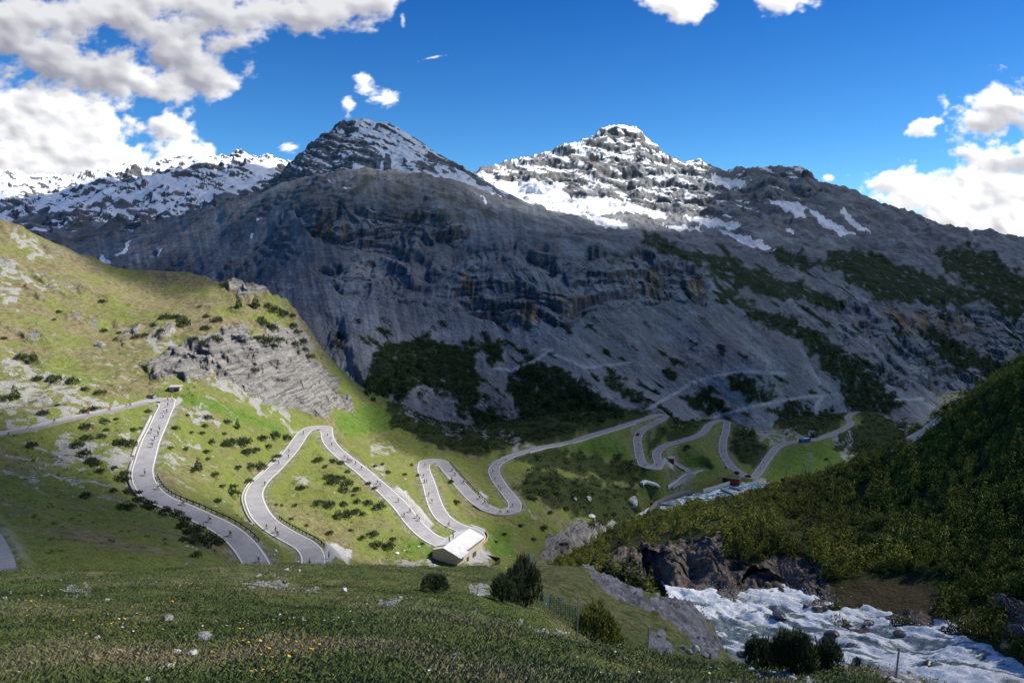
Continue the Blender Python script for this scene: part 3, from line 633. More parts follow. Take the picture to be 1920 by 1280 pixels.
def mountain_mat():
    m = NM('mountain_rock', .95, .15)
    n1 = m.noise(.02, 8, .6); n2 = m.noise(.15, 7, .62); n3 = m.noise(.9, 5, .6)
    va = m.attr('vary')
    strat = m.noise(1.0, 6, .6, vec=m.mapv((.012, .012, .16)), dist=.4)
    cleft = m.noise(1.0, 6, .65, vec=m.mapv((.10, .06, .018)))
    rock = m.mix(m.ramp(strat, .35, .65), (.045, .047, .053), (.135, .137, .143))
    rock = m.mix(m.ramp(cleft, .30, .62), (.045, .045, .050), rock)
    rock = m.mix(m.ramp(n2, .35, .7), rock, (.20, .198, .20))
    ochre = m.mix(m.ramp(cleft, .4, .6), (.10, .07, .05), (.34, .22, .13))
    scree = m.mix(m.ramp(n2, .3, .7), (.215, .232, .250), (.345, .365, .385))
    scree = m.mix(m.ramp(n1, .35, .65), scree, (.180, .185, .188))
    scree = m.mix(m.math('MULTIPLY', m.math('SUBTRACT', 1.0, m.attr('rills')), .38), scree, (.105, .112, .118))
    n4 = m.noise(.40, 6, .72); rock = m.mix(m.ramp(n4, .50, .62, 0, .75), rock, (.030, .031, .036)); rock = m.mix(m.ramp(n4, .46, .36, 0, .6), rock, (.23, .235, .24))
    turf = m.mix(n2, (.060, .060, .036), (.10, .096, .058))
    scrub = m.mix(m.ramp(n3, .3, .7), (.012, .022, .010), (.035, .055, .02))
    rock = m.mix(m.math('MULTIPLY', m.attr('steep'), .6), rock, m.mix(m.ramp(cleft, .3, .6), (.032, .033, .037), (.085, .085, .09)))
    c = m.mix(m.attr('scree'), rock, scree)
    c = m.mix(m.attr('ochre'), c, ochre)
    c = m.mix(m.math('MULTIPLY', m.attr('turf'), .85), c, turf)
    c = m.mix(m.attr('scrub'), c, scrub)
    c = m.mix(m.math('MULTIPLY', m.attr('track'), .85), c, (.40, .40, .405))
    sn = m.attr('snow')
    sf = m.ramp(m.math('ADD', sn, m.math('MULTIPLY', m.math('SUBTRACT', n3, .5), .8)), .42, .58)
    c = m.mix(sf, c, (.80, .82, .86))
    m.color(c)
    b = m.bump(m.math('ADD', m.math('ADD', m.math('MULTIPLY', n2, 1.0), m.math('MULTIPLY', n3, .4)), m.math('MULTIPLY', strat, .8)), .85, 4.0)
    return m.m
MM = mountain_mat()
for o in (mount, peak, snowr): o.data.materials.append(MM)
# ---- spur with the gorge wall
def mkspur():
    global FX, FY, FZ, FPXX, FPYY, F_rock
    X, Y, Z = layer_grid(CT_F, .04, 1.25, 38, 240, int(950*Q), int(720*Q), la=1.0, wd=.10, cu=240, cv=320)
    PX, PY = proj(X, Y, Z)
    rock = union(PX, PY, [[(1135,1045),(1170,1032),(1215,1022),(1290,1004),(1345,1000),(1360,1040),(1400,1058),(1440,1040),(1505,1032),(1545,1055),(1560,1110),(1570,1180),(1500,1150),(1440,1140),(1380,1138),(1300,1138),(1230,1110),(1180,1090)],
        [(1560,1170),(1650,1150),(1680,1180),(1600,1195)], [(1880,1110),(1940,1130),(1960,1240),(1900,1230),(1870,1160)],[(1700,1150),(1780,1165),(1800,1200),(1720,1190)]], 5, 9, 40, 400)
    cave = union(PX, PY, [[(1210,1040),(1245,1035),(1250,1080),(1265,1120),(1240,1130),(1215,1090)], [(1375,1085),(1420,1065),(1475,1075),(1500,1110),(1495,1145),(1390,1145)]], 7, 6, 25, 410)
    Z = Z + fbm(X/22, Y/22, 5, 420)*2.0 + fbm(X/6, Y/6, 4, 425)*.5
    d = X*.55 + Z*1.1
    beds = ridged(d/4.2 + fbm(X/9, Z/9, 3, 432)*1.4, Y/25, 4, 430)
    Y = Y + rock*(beds*3.0 - 1.2 + ridged(X/7, Z/7, 5, 433)*3.4 - 2 + fbm(X/2, Z/2, 3, 434)*.5) + cave*5.5
    Z = Z + rock*(ridged(X/5, Y/5, 4, 436)*1.6 - .8)
    river = poly_mask(PX, PY, RIVER, 5, 0, 1)
    Z = Z - river*1.2
    FX, FY, FZ, FPXX, FPYY, F_rock = X, Y, Z, PX, PY, rock
    o = link('forest_hill', grid_mesh('forest_hill', X, Y, Z)); tag(o, kind='structure')
    brown = union(PX, PY, [[(1560,1080),(1700,1080),(1760,1120),(1740,1165),(1600,1170),(1560,1140)], [(1140,1030),(1215,1015),(1220,1030),(1150,1060)]], 12, 16, 40, 440)
    pale = union(PX, PY, [[(1700,822),(1735,800),(1760,785),(1768,792),(1730,818),(1705,838)],[(1668,843),(1688,832),(1690,842),(1672,852)],[(1572,872),(1600,860),(1600,868),(1580,878)]], 2, 4, 12, 445)
    set_attr(o.data, 'rock', np.clip(rock + pale, 0, 1)); set_attr(o.data, 'brown', brown); set_attr(o.data, 'pale', pale)
    return o
RIVER = [(1290,1120),(1340,1131),(1400,1136),(1440,1130),(1480,1128),(1530,1148),(1560,1175),(1600,1182),(1640,1168),(1680,1172),(1740,1182),(1800,1196),(1860,1218),(1920,1258),(1990,1300),(2100,1440),(1500,1440),(1380,1290),(1340,1225),(1320,1180)]
spur = mkspur()
# ---- meadow in front and the knoll beyond it
def mkmeadow():
    global GX, GY, GZ, GPX, GPY
    X, Y, Z = layer_grid(CT_G, -1.05, 1.25, 2.4, 95, int(1100*Q), int(760*Q), la=.7, wd=.12, cu=240, cv=320)
    PX, PY = proj(X, Y, Z)
    knoll = sstep(34, 44, Y); k2 = sstep(3, 12, Y)
    Z = Z + fbm(X/7, Y/7, 4, 500)*(.38*k2 + .5*knoll) + fbm(X/1.6, Y/1.6, 4, 505)*.10*(.5 + k2)
    rk = union(PX, PY, [[(1085,1058),(1140,1072),(1200,1105),(1260,1122),(1310,1132),(1345,1170),(1360,1230),(1330,1240),(1290,1200),(1230,1160),(1180,1130),(1120,1095)],
        [(1215,1190),(1250,1180),(1265,1215),(1240,1225),(1215,1215)], [(1400,1262),(1460,1262),(1560,1285),(1500,1295)], [(1640,1258),(1700,1262),(1800,1300),(1900,1350),(1700,1310)]], 5, 10, 30, 510)
    Z = Z + rk*((ridged(X/3.5, Y/3.5, 5, 515) - .5)*1.3 + terr((Z + .5*X)/1.1, .5)*.7)*sstep(8, 30, Y) + rk*(ridged(X/.9, Y/.9, 3, 517) - .5)*.25
    stone = union(PX, PY, [[(448,1092),(480,1082),(535,1084),(548,1096),(500,1104),(455,1103)],[(545,1094),(600,1096),(604,1108),(550,1106)],[(110,1100),(160,1095),(170,1115),(130,1122)],[(878,1100),(912,1098),(920,1112),(890,1110)],
        [(710,1118),(750,1108),(760,1118),(725,1126)],[(370,1245),(410,1240),(430,1280),(380,1280)],[(890,1135),(960,1150),(1060,1185),(1050,1190),(960,1158),(890,1142)]], 3, 8, 14, 520)*sstep(-.25, .1, fbm(X/.8, Y/.8, 4, 522))
    GX, GY, GZ, GPX, GPY = X, Y, Z, PX, PY
    o = link('meadow', grid_mesh('meadow', X, Y, Z)); tag(o, kind='structure')
    set_attr(o.data, 'rock', np.clip(rk*sstep(-.3, .1, fbm(X/2.5, Y/2.5, 4, 530) + (rk - .5)*.6), 0, 1)); set_attr(o.data, 'stone', stone)
    set_attr(o.data, 'brown', np.clip(sstep(.0, .35, fbm(X/5, Y/5, 4, 535))*.8 + knoll*.6, 0, 1))
    global G_rock; G_rock = np.maximum(rk, stone)
    return o
near = mkmeadow()
# ---- torrent in the gorge
CT_W = [(1200,1105,95),(1300,1130,86),(1340,1134,84),(1400,1137,83),(1460,1134,82),(1520,1147,78),(1560,1174,74),(1600,1178,73),(1650,1169,72),(1720,1181,69),(1800,1197,65),(1860,1225,60),(1915,1256,56),(2000,1290,52),(2100,1330,48),
 (1350,1210,70),(1400,1262,62),(1360,1170,78),(1450,1200,72),(1600,1250,60),(1800,1290,50),(1600,1340,50),(1900,1340,45),(1500,1290,57),(1700,1230,64),(1500,1180,75),(2050,1400,40)]
def mkwater():
    X, Y, Z = layer_grid(CT_W, .2, 1.25, 34, 110, 620, 420, la=1.0, wd=.12, cu=160)
    PX, PY = proj(X, Y, Z)
    flow = Y*.8 + X*.6; cross = X*.8 - Y*.6
    a = -X*.5 + Y*.866; b = X*.866 + Y*.5
    fl = fbm(a/3.4 + fbm(X/6, Y/6, 3, 606)*1.2, b/1.2, 5, 600); lump = fbm(X/5, Y/5, 4, 604)
    Z = Z + lump*1.0 + ridged(a/8.0, b/2.6, 4, 607)*.75 - .4 + fl*.3 + ridged(a/2.6, b/.8, 4, 610)*.20
    keep = poly_mask(PX, PY, [(1240,1090),(1340,1100),(1480,1100),(1600,1150),(1660,1140),(1860,1190),(2000,1260),(2300,1400),(2200,1600),(1300,1600),(1330,1260),(1290,1190)], 1, 0, 1) > .3
    o = link('torrent', grid_mesh('torrent', X, Y, Z, keep)); tag(o, kind='structure')
    foam = sstep(-.30, .22, fl*.9 + lump*.5 + ridged(a/10, b/1.8, 5, 620)*.6 - .36 + sstep(1600, 1720, PX)*.20 + sstep(1168, 1140, PY)*.25 - poly_mask(PX, PY, [(1330,1180),(1430,1170),(1520,1190),(1540,1240),(1420,1290),(1340,1250)], 25, 10, 30, 622)*.18)
    set_attr(o.data, 'foam', foam)
    m = NM('white_water', .35, .5)
    n = m.noise(1.6, 9, .68, vec=m.mapv((.30, 1.4, 1), (0, 0, R(-120))), dist=.5)
    n4 = m.noise(4, 6, .6)
    f = m.ramp(m.math('ADD', m.attr('foam'), m.math('MULTIPLY', m.math('SUBTRACT', n, .5), 2.6)), .25, .85)
    c = m.mix(f, m.mix(n4, (.10, .14, .14), (.24, .30, .30)), m.mix(n, (.70, .75, .78), (.90, .91, .92)))
    m.color(c); m.put(m.b.inputs['Roughness'], m.math('MULTIPLY_ADD', f, .5, .22))
    m.bump(m.math('ADD', n, m.math('MULTIPLY', n4, .4)), .7, .35)
    o.data.materials.append(m.m); return o
water = mkwater()
def rock_cols(m, warm=False):
    n1 = m.noise(.35, 8, .62); n2 = m.noise(2.2, 7, .62); v = m.noise(1.0, 6, .65, vec=m.mapv((.5, .3, .12)))
    if warm: a, b, c = (.045, .038, .032), (.16, .130, .105), (.30, .27, .24)
    else: a, b, c = (.10, .10, .105), (.22, .22, .225), (.38, .38, .37)
    r = m.mix(m.ramp(n1, .32, .62), a, b); r = m.mix(m.ramp(n2, .48, .74), r, c)
    return m.mix(m.ramp(v, .3, .5), a, r), n1, n2
def spur_mat():
    m = NM('gorge_ground', .95, .15)
    r, n1, n2 = rock_cols(m, True)
    d = m.noise(.12, 6, .6)
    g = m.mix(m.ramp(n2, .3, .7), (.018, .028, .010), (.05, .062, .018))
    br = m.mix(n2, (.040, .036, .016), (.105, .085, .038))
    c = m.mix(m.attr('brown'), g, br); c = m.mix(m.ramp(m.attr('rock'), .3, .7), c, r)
    c = m.mix(m.attr('pale'), c, (.5, .47, .42))
    m.color(c); m.bump(m.math('ADD', n1, m.math('MULTIPLY', n2, .5)), .8, 1.2); return m.m
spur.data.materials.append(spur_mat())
def meadow_mat():
    m = NM('meadow_turf', .95, .12)
    n1 = m.noise(.22, 6, .6); n2 = m.noise(1.6, 7, .62); n3 = m.noise(9, 5, .65)
    g = m.mix(m.ramp(n2, .3, .7), (.045, .070, .016), (.110, .145, .036))
    g = m.mix(m.ramp(n3, .4, .7), g, (.12, .13, .045))
    dry = m.mix(n3, (.13, .10, .045), (.30, .25, .13))
    f = m.math('MULTIPLY', m.attr('brown'), m.ramp(n2, .38, .62))
    c = m.mix(f, g, dry)
    st = m.mix(m.ramp(n3, .3, .7), (.16, .16, .165), (.42, .42, .41))
    c = m.mix(m.ramp(m.attr('stone'), .3, .6), c, st)
    r, a, b = rock_cols(m)
    c = m.mix(m.ramp(m.attr('rock'), .35, .65), c, r)
    m.color(c); m.bump(m.math('ADD', n2, m.math('MULTIPLY', n3, .4)), .8, .25); return m.m
near.data.materials.append(meadow_mat())
# ---- valley floor
def paint_valley():
    PX, PY, X, Y, Z = VPX, VPY, VX, VY, VZ
    pale = union(PX, PY, [[(0,478),(60,515),(132,548),(100,552),(40,530),(0,520)], [(0,520),(40,545),(30,575),(0,580)],[(40,430),(70,455),(100,485),(60,480),(30,450)],
      [(0,655),(60,678),(145,712),(110,716),(50,700),(0,680)],[(-20,715),(90,695),(160,735),(60,760),(-20,780)],[(150,740),(250,755),(180,775),(100,790),(0,800),(40,770)],
      [(380,690),(425,700),(480,735),(575,800),(556,803),(470,765),(400,722)],[(520,690),(600,720),(642,748),(600,788),(565,760)],[(340,775),(385,768),(440,792),(400,800),(345,790)],
      [(345,826),(372,826),(390,850),(365,850)],[(310,862),(352,862),(348,878),(318,880)],[(140,818),(262,842),(240,872),(150,868),(70,855),(60,840)],[(235,800),(262,815),(250,830),(215,815)],
      [(0,880),(80,885),(200,905),(190,915),(60,895)],[(545,900),(572,905),(575,918),(548,918)],[(540,922),(560,925),(556,935),(540,932)],[(690,832),(740,838),(748,852),(700,855)],
      [(708,1044),(780,1046),(850,1056),(935,1048),(905,1040),(940,1062),(760,1066)],[(390,932),(420,935),(420,948),(395,944)],[(270,620),(330,612),(330,650),(280,665)],
      [(1065,995),(1110,975),(1140,985),(1100,1020),(1060,1050),(1030,1048)],[(1120,985),(1180,970),(1200,985),(1150,1000)],[(960,960),(1010,965),(1000,975),(955,970)],[(1380,790),(1560,815),(1500,822),(1440,835),(1400,800)],[(1560,800),(1610,860),(1630,885),(1600,880),(1560,830)],
      [(1690,752),(1760,738),(1860,722),(1900,800),(1720,800),(1700,775)],[(700,870),(735,880),(720,895)],[(740,770),(800,800),(900,815),(960,835),(1020,835),(1010,828),(900,800),(800,765)]], 4, 14, 26, 700)
    pale = pale*sstep(-.25, .12, fbm(X/5, Y/5, 5, 710))
    pale = np.maximum(pale, sstep(.24, .36, fbm(X/6 + 9, Y/3.5, 5, 712))*.8*sstep(700, 300, PX)*sstep(560, 700, PY)*(1 - sstep(880, 1000, PY)*.7))
    grav = union(PX, PY, [[(735,918),(758,921),(775,935),(800,965),(812,988),(800,992),(760,945)],[(618,1012),(640,1020),(660,1035),(652,1056),(600,1062),(610,1045)],[(885,985),(908,985),(912,1010),(905,1030),(890,1030)],[(830,1040),(900,1028),(925,1044),(900,1056),(850,1056)],[(333,744),(342,752),(338,765),(325,768)],[(898,922),(916,932),(914,942),(900,936)],
      [(1236,872),(1262,868),(1262,880),(1240,878)],[(1330,914),(1430,900),(1440,906),(1380,930),(1340,925)]], 2, 3, 12, 720)
    dry = np.clip(.16 + sstep(780, 600, PY)*.95 + sstep(.0, .3, fbm(X/25, Y/25, 4, 730))*.6 + sstep(.1, .4, fbm(X/9, Y/9, 4, 733))*.5, 0, 1)
    dark = union(PX, PY, [[(718,745),(790,760),(900,790),(970,835),(930,852),(850,845),(790,822),(735,800)],[(960,850),(1060,845),(1180,868),(1215,905),(1150,905),(1050,880),(960,870)],[(1000,880),(1230,925),(1225,950),(1150,985),(1000,940),(960,920)],
      [(1210,815),(1290,790),(1330,795),(1280,815),(1235,830),(1222,850),(1212,840)],[(1365,800),(1400,798),(1450,845),(1425,875),(1385,865),(1368,840)],[(1560,820),(1700,800),(1750,850),(1600,870)],[(1250,940),(1460,905),(1600,890),(1600,1000),(1200,1010),(1240,975)],[(1120,960),(1240,960),(1120,1040),(1070,1050)],[(830,760),(1000,780),(1200,760),(1235,772),(1190,790),(1100,812),(1030,832),(960,845),(900,820)],[(1425,770),(1560,765),(1600,768),(1560,808),(1500,818),(1440,800)],[(1612,775),(1700,760),(1740,800),(1640,860),(1600,815)],[(1250,765),(1440,755),(1440,790),(1370,790),(1345,780),(1300,790)],
      [(800,750),(960,800),(960,830),(850,800)],[(1240,770),(1340,770),(1360,785),(1300,800),(1250,800)]], 6, 12, 24, 740)
    lush = union(PX, PY, [[(1262,840),(1310,845),(1362,880),(1345,893),(1290,872)],[(1440,880),(1475,840),(1560,828),(1595,872),(1520,897),(1440,897)],[(1085,825),(1160,822),(1195,870),(1150,862),(1050,845)],[(340,740),(420,760),(540,800),(520,810),(420,780),(345,765)],[(625,780),(700,755),(735,770),(740,800),(680,815),(640,810)],[(905,1000),(960,990),(960,1050),(925,1040)],[(780,1000),(830,1040),(740,1030)]], 8, 8, 24, 760)
    verge = sstep(5.2, 3.6, VD)*sstep(-.3, .2, fbm(X/3, Y/3, 3, 770))
    for n_, a_ in (('pale', pale), ('gravel', np.maximum(grav, verge*.34)), ('dry', dry), ('dark', dark), ('lush', lush), ('rock', VROCK)): set_attr(valley.data, n_, np.clip(a_, 0, 1))
    global V_pale, V_dark, V_grav; V_pale, V_dark, V_grav = pale, dark, grav
    m = NM('valley_turf', .95, .12)
    n1 = m.noise(.05, 6, .6); n2 = m.noise(.5, 7, .62); n3 = m.noise(2.4, 6, .65)
    g = m.mix(m.ramp(n2, .3, .7), (.065, .105, .016), (.150, .200, .034))
    g = m.mix(m.ramp(n3, .35, .7), g, (.21, .23, .06))
    dr = m.mix(m.ramp(n2, .3, .7), (.115, .098, .045), (.25, .215, .125))
    f = m.math('MULTIPLY', m.attr('dry'), m.ramp(n1, .28, .60))
    c = m.mix(m.ramp(n1, .35, .68, 0, .75), g, m.mix(n3, (.09, .115, .022), (.16, .18, .04)))
    c = m.mix(f, c, dr)
    c = m.mix(m.attr('lush'), c, m.mix(m.ramp(n2, .3, .7), (.072, .125, .020), (.125, .195, .036)))
    c = m.mix(m.attr('dark'), c, m.mix(m.ramp(n3, .3, .7), (.018, .030, .010), (.06, .075, .022)))
    pl = m.mix(m.ramp(n3, .3, .7), (.20, .195, .185), (.40, .395, .385))
    pf = m.ramp(m.math('ADD', m.attr('pale'), m.math('MULTIPLY', m.math('SUBTRACT', n3, .5), 1.5)), .22, .88)
    c = m.mix(m.math('MULTIPLY', pf, .88), c, pl)
    r, a, b = rock_cols(m); stt = m.noise(1.0, 8, .68, vec=m.mapv((.16, .05, 1.15), (0, R(24), 0)), dist=.6)
    r = m.mix(m.ramp(stt, .34, .62), (.085, .082, .077), m.mix(m.ramp(n3, .35, .65), (.17, .16, .148), (.33, .315, .295)))
    c = m.mix(m.ramp(m.math('ADD', m.attr('rock'), m.math('MULTIPLY', m.math('SUBTRACT', n2, .5), .8)), .35, .7), c, r)
    c = m.mix(m.attr('gravel'), c, m.mix(n3, (.34, .33, .32), (.46, .45, .44)))
    m.color(c); m.bump(m.math('ADD', n2, m.math('MULTIPLY', n3, .5)), .9, 1.3)
    valley.data.materials.append(m.m)
paint_valley()
# ---- river below the weir
RIV = path_w([(1205,975,-142.5),(1233,958,-143),(1262,945,-143.4),(1296,935,-143.8),(1330,929,-144.2),(1362,920,-144.5),(1392,912,-145),(1425,907,-145.3)])
def river():
    o = ribbon('river', RIV, [-6.5, -4.5, -3, -1, 1, 3, 5, 6.5], [.1]*8, None)
    tag(o, kind='structure')
    m = NM('river_water', .2, .5); n = m.noise(.22, 7, .65); n4 = m.noise(1.2, 6, .6)
    f = m.ramp(n, .47, .60)
    m.color(m.mix(f, m.mix(n4, (.10, .22, .22), (.20, .36, .35)), (.75, .80, .82))); m.put(m.b.inputs['Roughness'], m.math('MULTIPLY_ADD', f, .5, .15)); m.bump(n4, .5, .4)
    o.data.materials.append(m.m)
river()
# ------------------------------------------------------------------ the broken cloud overhead (added out of view, density shaped to place the shade)
def cloud_deck():
    H = 1000.0; sdx, sdy, sdz = SUN_DIR
    SUNNY = [[(-80,405),(0,410),(100,450),(200,500),(350,505),(480,525),(530,560),(560,620),(600,680),(650,745),(730,752),(750,800),(780,845),(840,860),(900,925),(960,965),(950,1010),(955,1068),(800,1070),(650,1052),(560,1010),(440,960),(330,925),(262,880),(180,810),(60,760),(-80,740)],
             [(1120,1048),(1200,1010),(1260,985),(1330,975),(1350,1010),(1340,1060),(1320,1120),(1230,1090),(1150,1065)],
             [(1250,1000),(1400,1010),(1500,960),(1420,930)], [(1300,985),(1400,950),(1500,912),(1600,866),(1700,815),(1760,776),(1850,725),(1930,680),(1945,690),(1860,750),(1760,815),(1690,860),(1600,910),(1480,960),(1350,1000)]]
    DIM = [[(1100,1040),(1240,980),(1400,930),(1600,866),(1700,900),(1650,1000),(1500,1060),(1300,1130)], [(940,860),(1020,840),(1210,790),(1240,800),(1210,900),(1250,960),(1180,1000),(1000,1000)], [(430,1085),(1000,1085),(1250,1240),(600,1300),(300,1200)],[(250,440),(560,345),(560,420),(300,520)]]
    cell = 9.0; x0, x1, y0, y1 = -1800, 3600, -500, 3400
    nx_, ny_ = int((x1 - x0)/cell), int((y1 - y0)/cell)
    acc = np.zeros(nx_*ny_); cnt = np.zeros(nx_*ny_)
    for (X, Y, Z, wgt, dflt) in ((VX, VY, VZ, 1, 1), (MX, MY, MZ, 1, 1), (FX, FY, FZ, 3, 1), (GX, GY, GZ, 3, 1)):
        px, py = proj(X, Y, Z)
        vis = (px > -100) & (px < 2050) & (py < 1400)
        if X is MX: vis &= (Y < 2300)
        s = union(px, py, SUNNY, 26, 10, 60, 900)*(0 if X is MX else 1)
        if X is GX: s = s*0 + .42 - .34*sstep(500, 0, px)  # thicker cover darkens the lower left corner in place of lens falloff
        if X is FX: s = s*(1 - .8*sstep(1500, 1800, px))
        d = union(px, py, DIM, 40, 20, 60, 910)*(2.2*(1 - .75*sstep(1450, 1800, px)) if X is FX else 1)
        sh = 1 - np.maximum(s, d*.30)
        if X is MX:
            hi = np.maximum(sstep(322, 302, py + np.clip(px - 1330, 0, 900)*1.0), poly_mask(px, py, [(860,300),(1100,230),(1250,270),(1330,310),(1350,370),(1300,420),(1250,425),(1060,412),(900,375)], 22, 12, 60, 920))
            sh = 1 - hi
        if X is VX: vis &= ~((Y < 175) & (px > 1040)) & ~((Y < 96) & (px > 430))
        t = (H - Z)/sdz; cx = X + sdx*t; cy = Y + sdy*t
        i = ((cx - x0)/cell).astype(int); j = ((cy - y0)/cell).astype(int)
        ok = vis & (i >= 0) & (i < nx_) & (j >= 0) & (j < ny_)
        # area weight: samples are dense close to the camera
        k = (j*nx_ + i)[ok]; w = (np.minimum(Y, 900)[ok])**2*wgt
        acc += np.bincount(k, w*sh[ok], nx_*ny_); cnt += np.bincount(k, w, nx_*ny_)
    A = acc.reshape(ny_, nx_); C = cnt.reshape(ny_, nx_)
    D = np.where(C > 0, A/np.maximum(C, 1e-9), 0); K = (C > 0).astype(float)
    def blur(a, n):
        for _ in range(n):
            a = (np.roll(a, 1, 0) + a*2 + np.roll(a, -1, 0))/4; a = (np.roll(a, 1, 1) + a*2 + np.roll(a, -1, 1))/4
        return a
    Df = D.copy(); Kf = K.copy()
    a = blur(D*K, 3); b = blur(K, 3); F = np.where(K > 0, D, np.where(b > 1e-4, a/np.maximum(b, 1e-9), -1))
    a2 = blur(D*K, 60); b2 = blur(K, 60); F = np.where(F < 0, np.where(b2 > 2e-3, a2/np.maximum(b2, 1e-9), 0), F)
    F = blur(F, 2)
    gx = x0 + (np.arange(nx_) + .5)*cell; gy = y0 + (np.arange(ny_) + .5)*cell
    XX, YY = np.meshgrid(gx, gy)
    dens = np.clip(F + fbm(XX/120, YY/120, 4, 930)*.06*(F > .03)*(F < .97), 0, 1)
    keep = dens > .02
    th = 10 + 60*sstep(.2, 1, blur(dens, 12))*(.6 + fbm(XX/140, YY/140, 4, 935)*.8)
    # never low enough to enter the view
    bot = np.full(XX.shape, H); top = H + th
    idx = np.arange(nx_*ny_, dtype=np.int32).reshape(ny_, nx_)
    kf = (keep[:-1, :-1] & keep[:-1, 1:] & keep[1:, 1:] & keep[1:, :-1]).ravel()
    f = np.stack([idx[:-1, :-1], idx[:-1, 1:], idx[1:, 1:], idx[1:, :-1]], -1).reshape(-1, 4)[kf]
    co = np.concatenate([np.stack([XX, YY, bot], -1).reshape(-1, 3), np.stack([XX, YY, top], -1).reshape(-1, 3)])
    ff = np.concatenate([f, f[:, ::-1] + nx_*ny_])
    used = np.zeros(len(co), bool); used[ff.ravel()] = True; rm = np.cumsum(used) - 1
    me = np_mesh('shade_cloud', co[used], rm[ff])
    set_attr(me, 'veil', np.concatenate([dens.ravel(), dens.ravel()])[used])
    m = NM('shade_cloud_veil', 1, 0); m.color((.85, .86, .88))
    a = m.attr('veil'); al = m.math('SUBTRACT', 1.0, m.math('POWER', m.math('SUBTRACT', 1.0, m.ramp(a, 0.0, 1.0)), .5))
    m.put(m.b.inputs['Alpha'], m.math('MULTIPLY', al, .66))
    o = link('shade_cloud', me, m.m); tag(o, kind='structure')
    return o
cloud_deck()
# ------------------------------------------------------------------ plants
for o_ in (valley, mount, spur, near): pass
bpy.context.view_layer.update()
def hit(px, py, objs):
    u, t = pt(px, py); d = Vector((u, 1, t)).normalized(); best = None
    for o in objs:
        ok, loc, nrm, fi = o.ray_cast((0, 0, 0), d)
        if ok and (best is None or loc.length < best[0].length): best = (loc, nrm, o)
    return best
TERR = [valley, mount, spur, near]
def ground(x, y, o):
    ok, loc, n, f = o.ray_cast((x, y, 900), (0, 0, -1)); return loc if ok else None

def shoots(rs, P, D, Ln, Wd, k, lean=.55):
    """needle shoots: k narrow leaves round each axis; returns verts, tris, value per vertex"""
    n = len(P); P = np.repeat(P, k, 0); D = np.repeat(D, k, 0); Ln = np.repeat(Ln, k); Wd = np.repeat(Wd, k)
    r = rs.normal(size=(n*k, 3)); t0 = rs.rand(n*k)
    base = P + D*(Ln*t0*.75)[:, None]
    dr = D + r*lean; dr /= np.linalg.norm(dr, axis=1)[:, None]
    side = np.cross(dr, rs.normal(size=(n*k, 3))); side /= np.linalg.norm(side, axis=1)[:, None] + 1e-9
    L_ = (Ln*(.55 + .35*rs.rand(n*k)))[:, None]; w = Wd[:, None]
    v = np.stack([base - side*w*.5, base + side*w*.5, base + dr*L_ + side*w*.12], 1).reshape(-1, 3)
    f = np.arange(n*k*3).reshape(-1, 3)
    val = np.repeat(np.clip(rs.rand(n), 0, 1), k)*.7 + rs.rand(n*k)*.3
    return v, f, np.repeat(val, 3)
def bush_arrays(seed, n, k, W=1.0, H=.7, ln=.22, wd=.05, up=.9, lobes=4):
    rs = np.random.RandomState(seed)
    c = rs.uniform(-.55, .55, (lobes, 2))*W*.8; rr = rs.uniform(.42, .72, lobes)*W; hh = rs.uniform(.6, 1.0, lobes)*H
    i = rs.randint(0, lobes, n); th = rs.rand(n)*2*np.pi; q = np.sqrt(rs.rand(n)); 
    x = c[i, 0] + np.cos(th)*q*rr[i]; y = c[i, 1] + np.sin(th)*q*rr[i]
    top = hh[i]*np.sqrt(np.clip(1 - q*q, 0.02, 1)); z = top*(1 - .45*rs.rand(n)**2)*.92
    P = np.stack([x, y, z - .06*H], 1)
    D = np.stack([np.cos(th)*q*(1.1 - up*.5), np.sin(th)*q*(1.1 - up*.5), np.full(n, up)], 1) + rs.normal(size=(n, 3))*.16
    D /= np.linalg.norm(D, axis=1)[:, None]
    return shoots(rs, P, D, np.full(n, ln)*(.7 + .6*rs.rand(n)), np.full(n, wd), k)
def cone_arrays(seed, n, k, H=1.0, Rr=.2, ln=.10, wd=.03, base=.06):
    rs = np.random.RandomState(seed)
    z = base + (1 - base)*(1 - np.sqrt(rs.rand(n))); th = rs.rand(n)*2*np.pi
    tier = .82 + .30*np.abs(((z*11) % 1) - .5)*2
    r = Rr*(1 - z)**.85*tier*(.35 + .65*np.sqrt(rs.rand(n)))
    P = np.stack([np.cos(th)*r, np.sin(th)*r, z*H], 1)
    D = np.stack([np.cos(th), np.sin(th), np.full(n, .12)], 1) + rs.normal(size=(n, 3))*.25; D /= np.linalg.norm(D, axis=1)[:, None]
    return shoots(rs, P, D, np.full(n, ln)*(1.15 - .7*z), np.full(n, wd), k, .7)
def leaf_mesh(name, vf):
    v, f, val = vf; me = np_mesh(name, v, f, smooth=False); set_attr(me, 'tone', val); return me
def up_normal(m, k):
    g = m.n('ShaderNodeNewGeometry'); a = m.n('ShaderNodeVectorMath', operation='SCALE'); m.l(g.outputs['Normal'], a.inputs[0]); a.inputs['Scale'].default_value = k
    b = m.n('ShaderNodeVectorMath', operation='ADD'); m.l(a.outputs[0], b.inputs[0]); b.inputs[1].default_value = (0, 0, 1 - k*.3)
    c = m.n('ShaderNodeVectorMath', operation='NORMALIZE'); m.l(b.outputs[0], c.inputs[0]); m.l(c.outputs[0], m.b.inputs['Normal'])
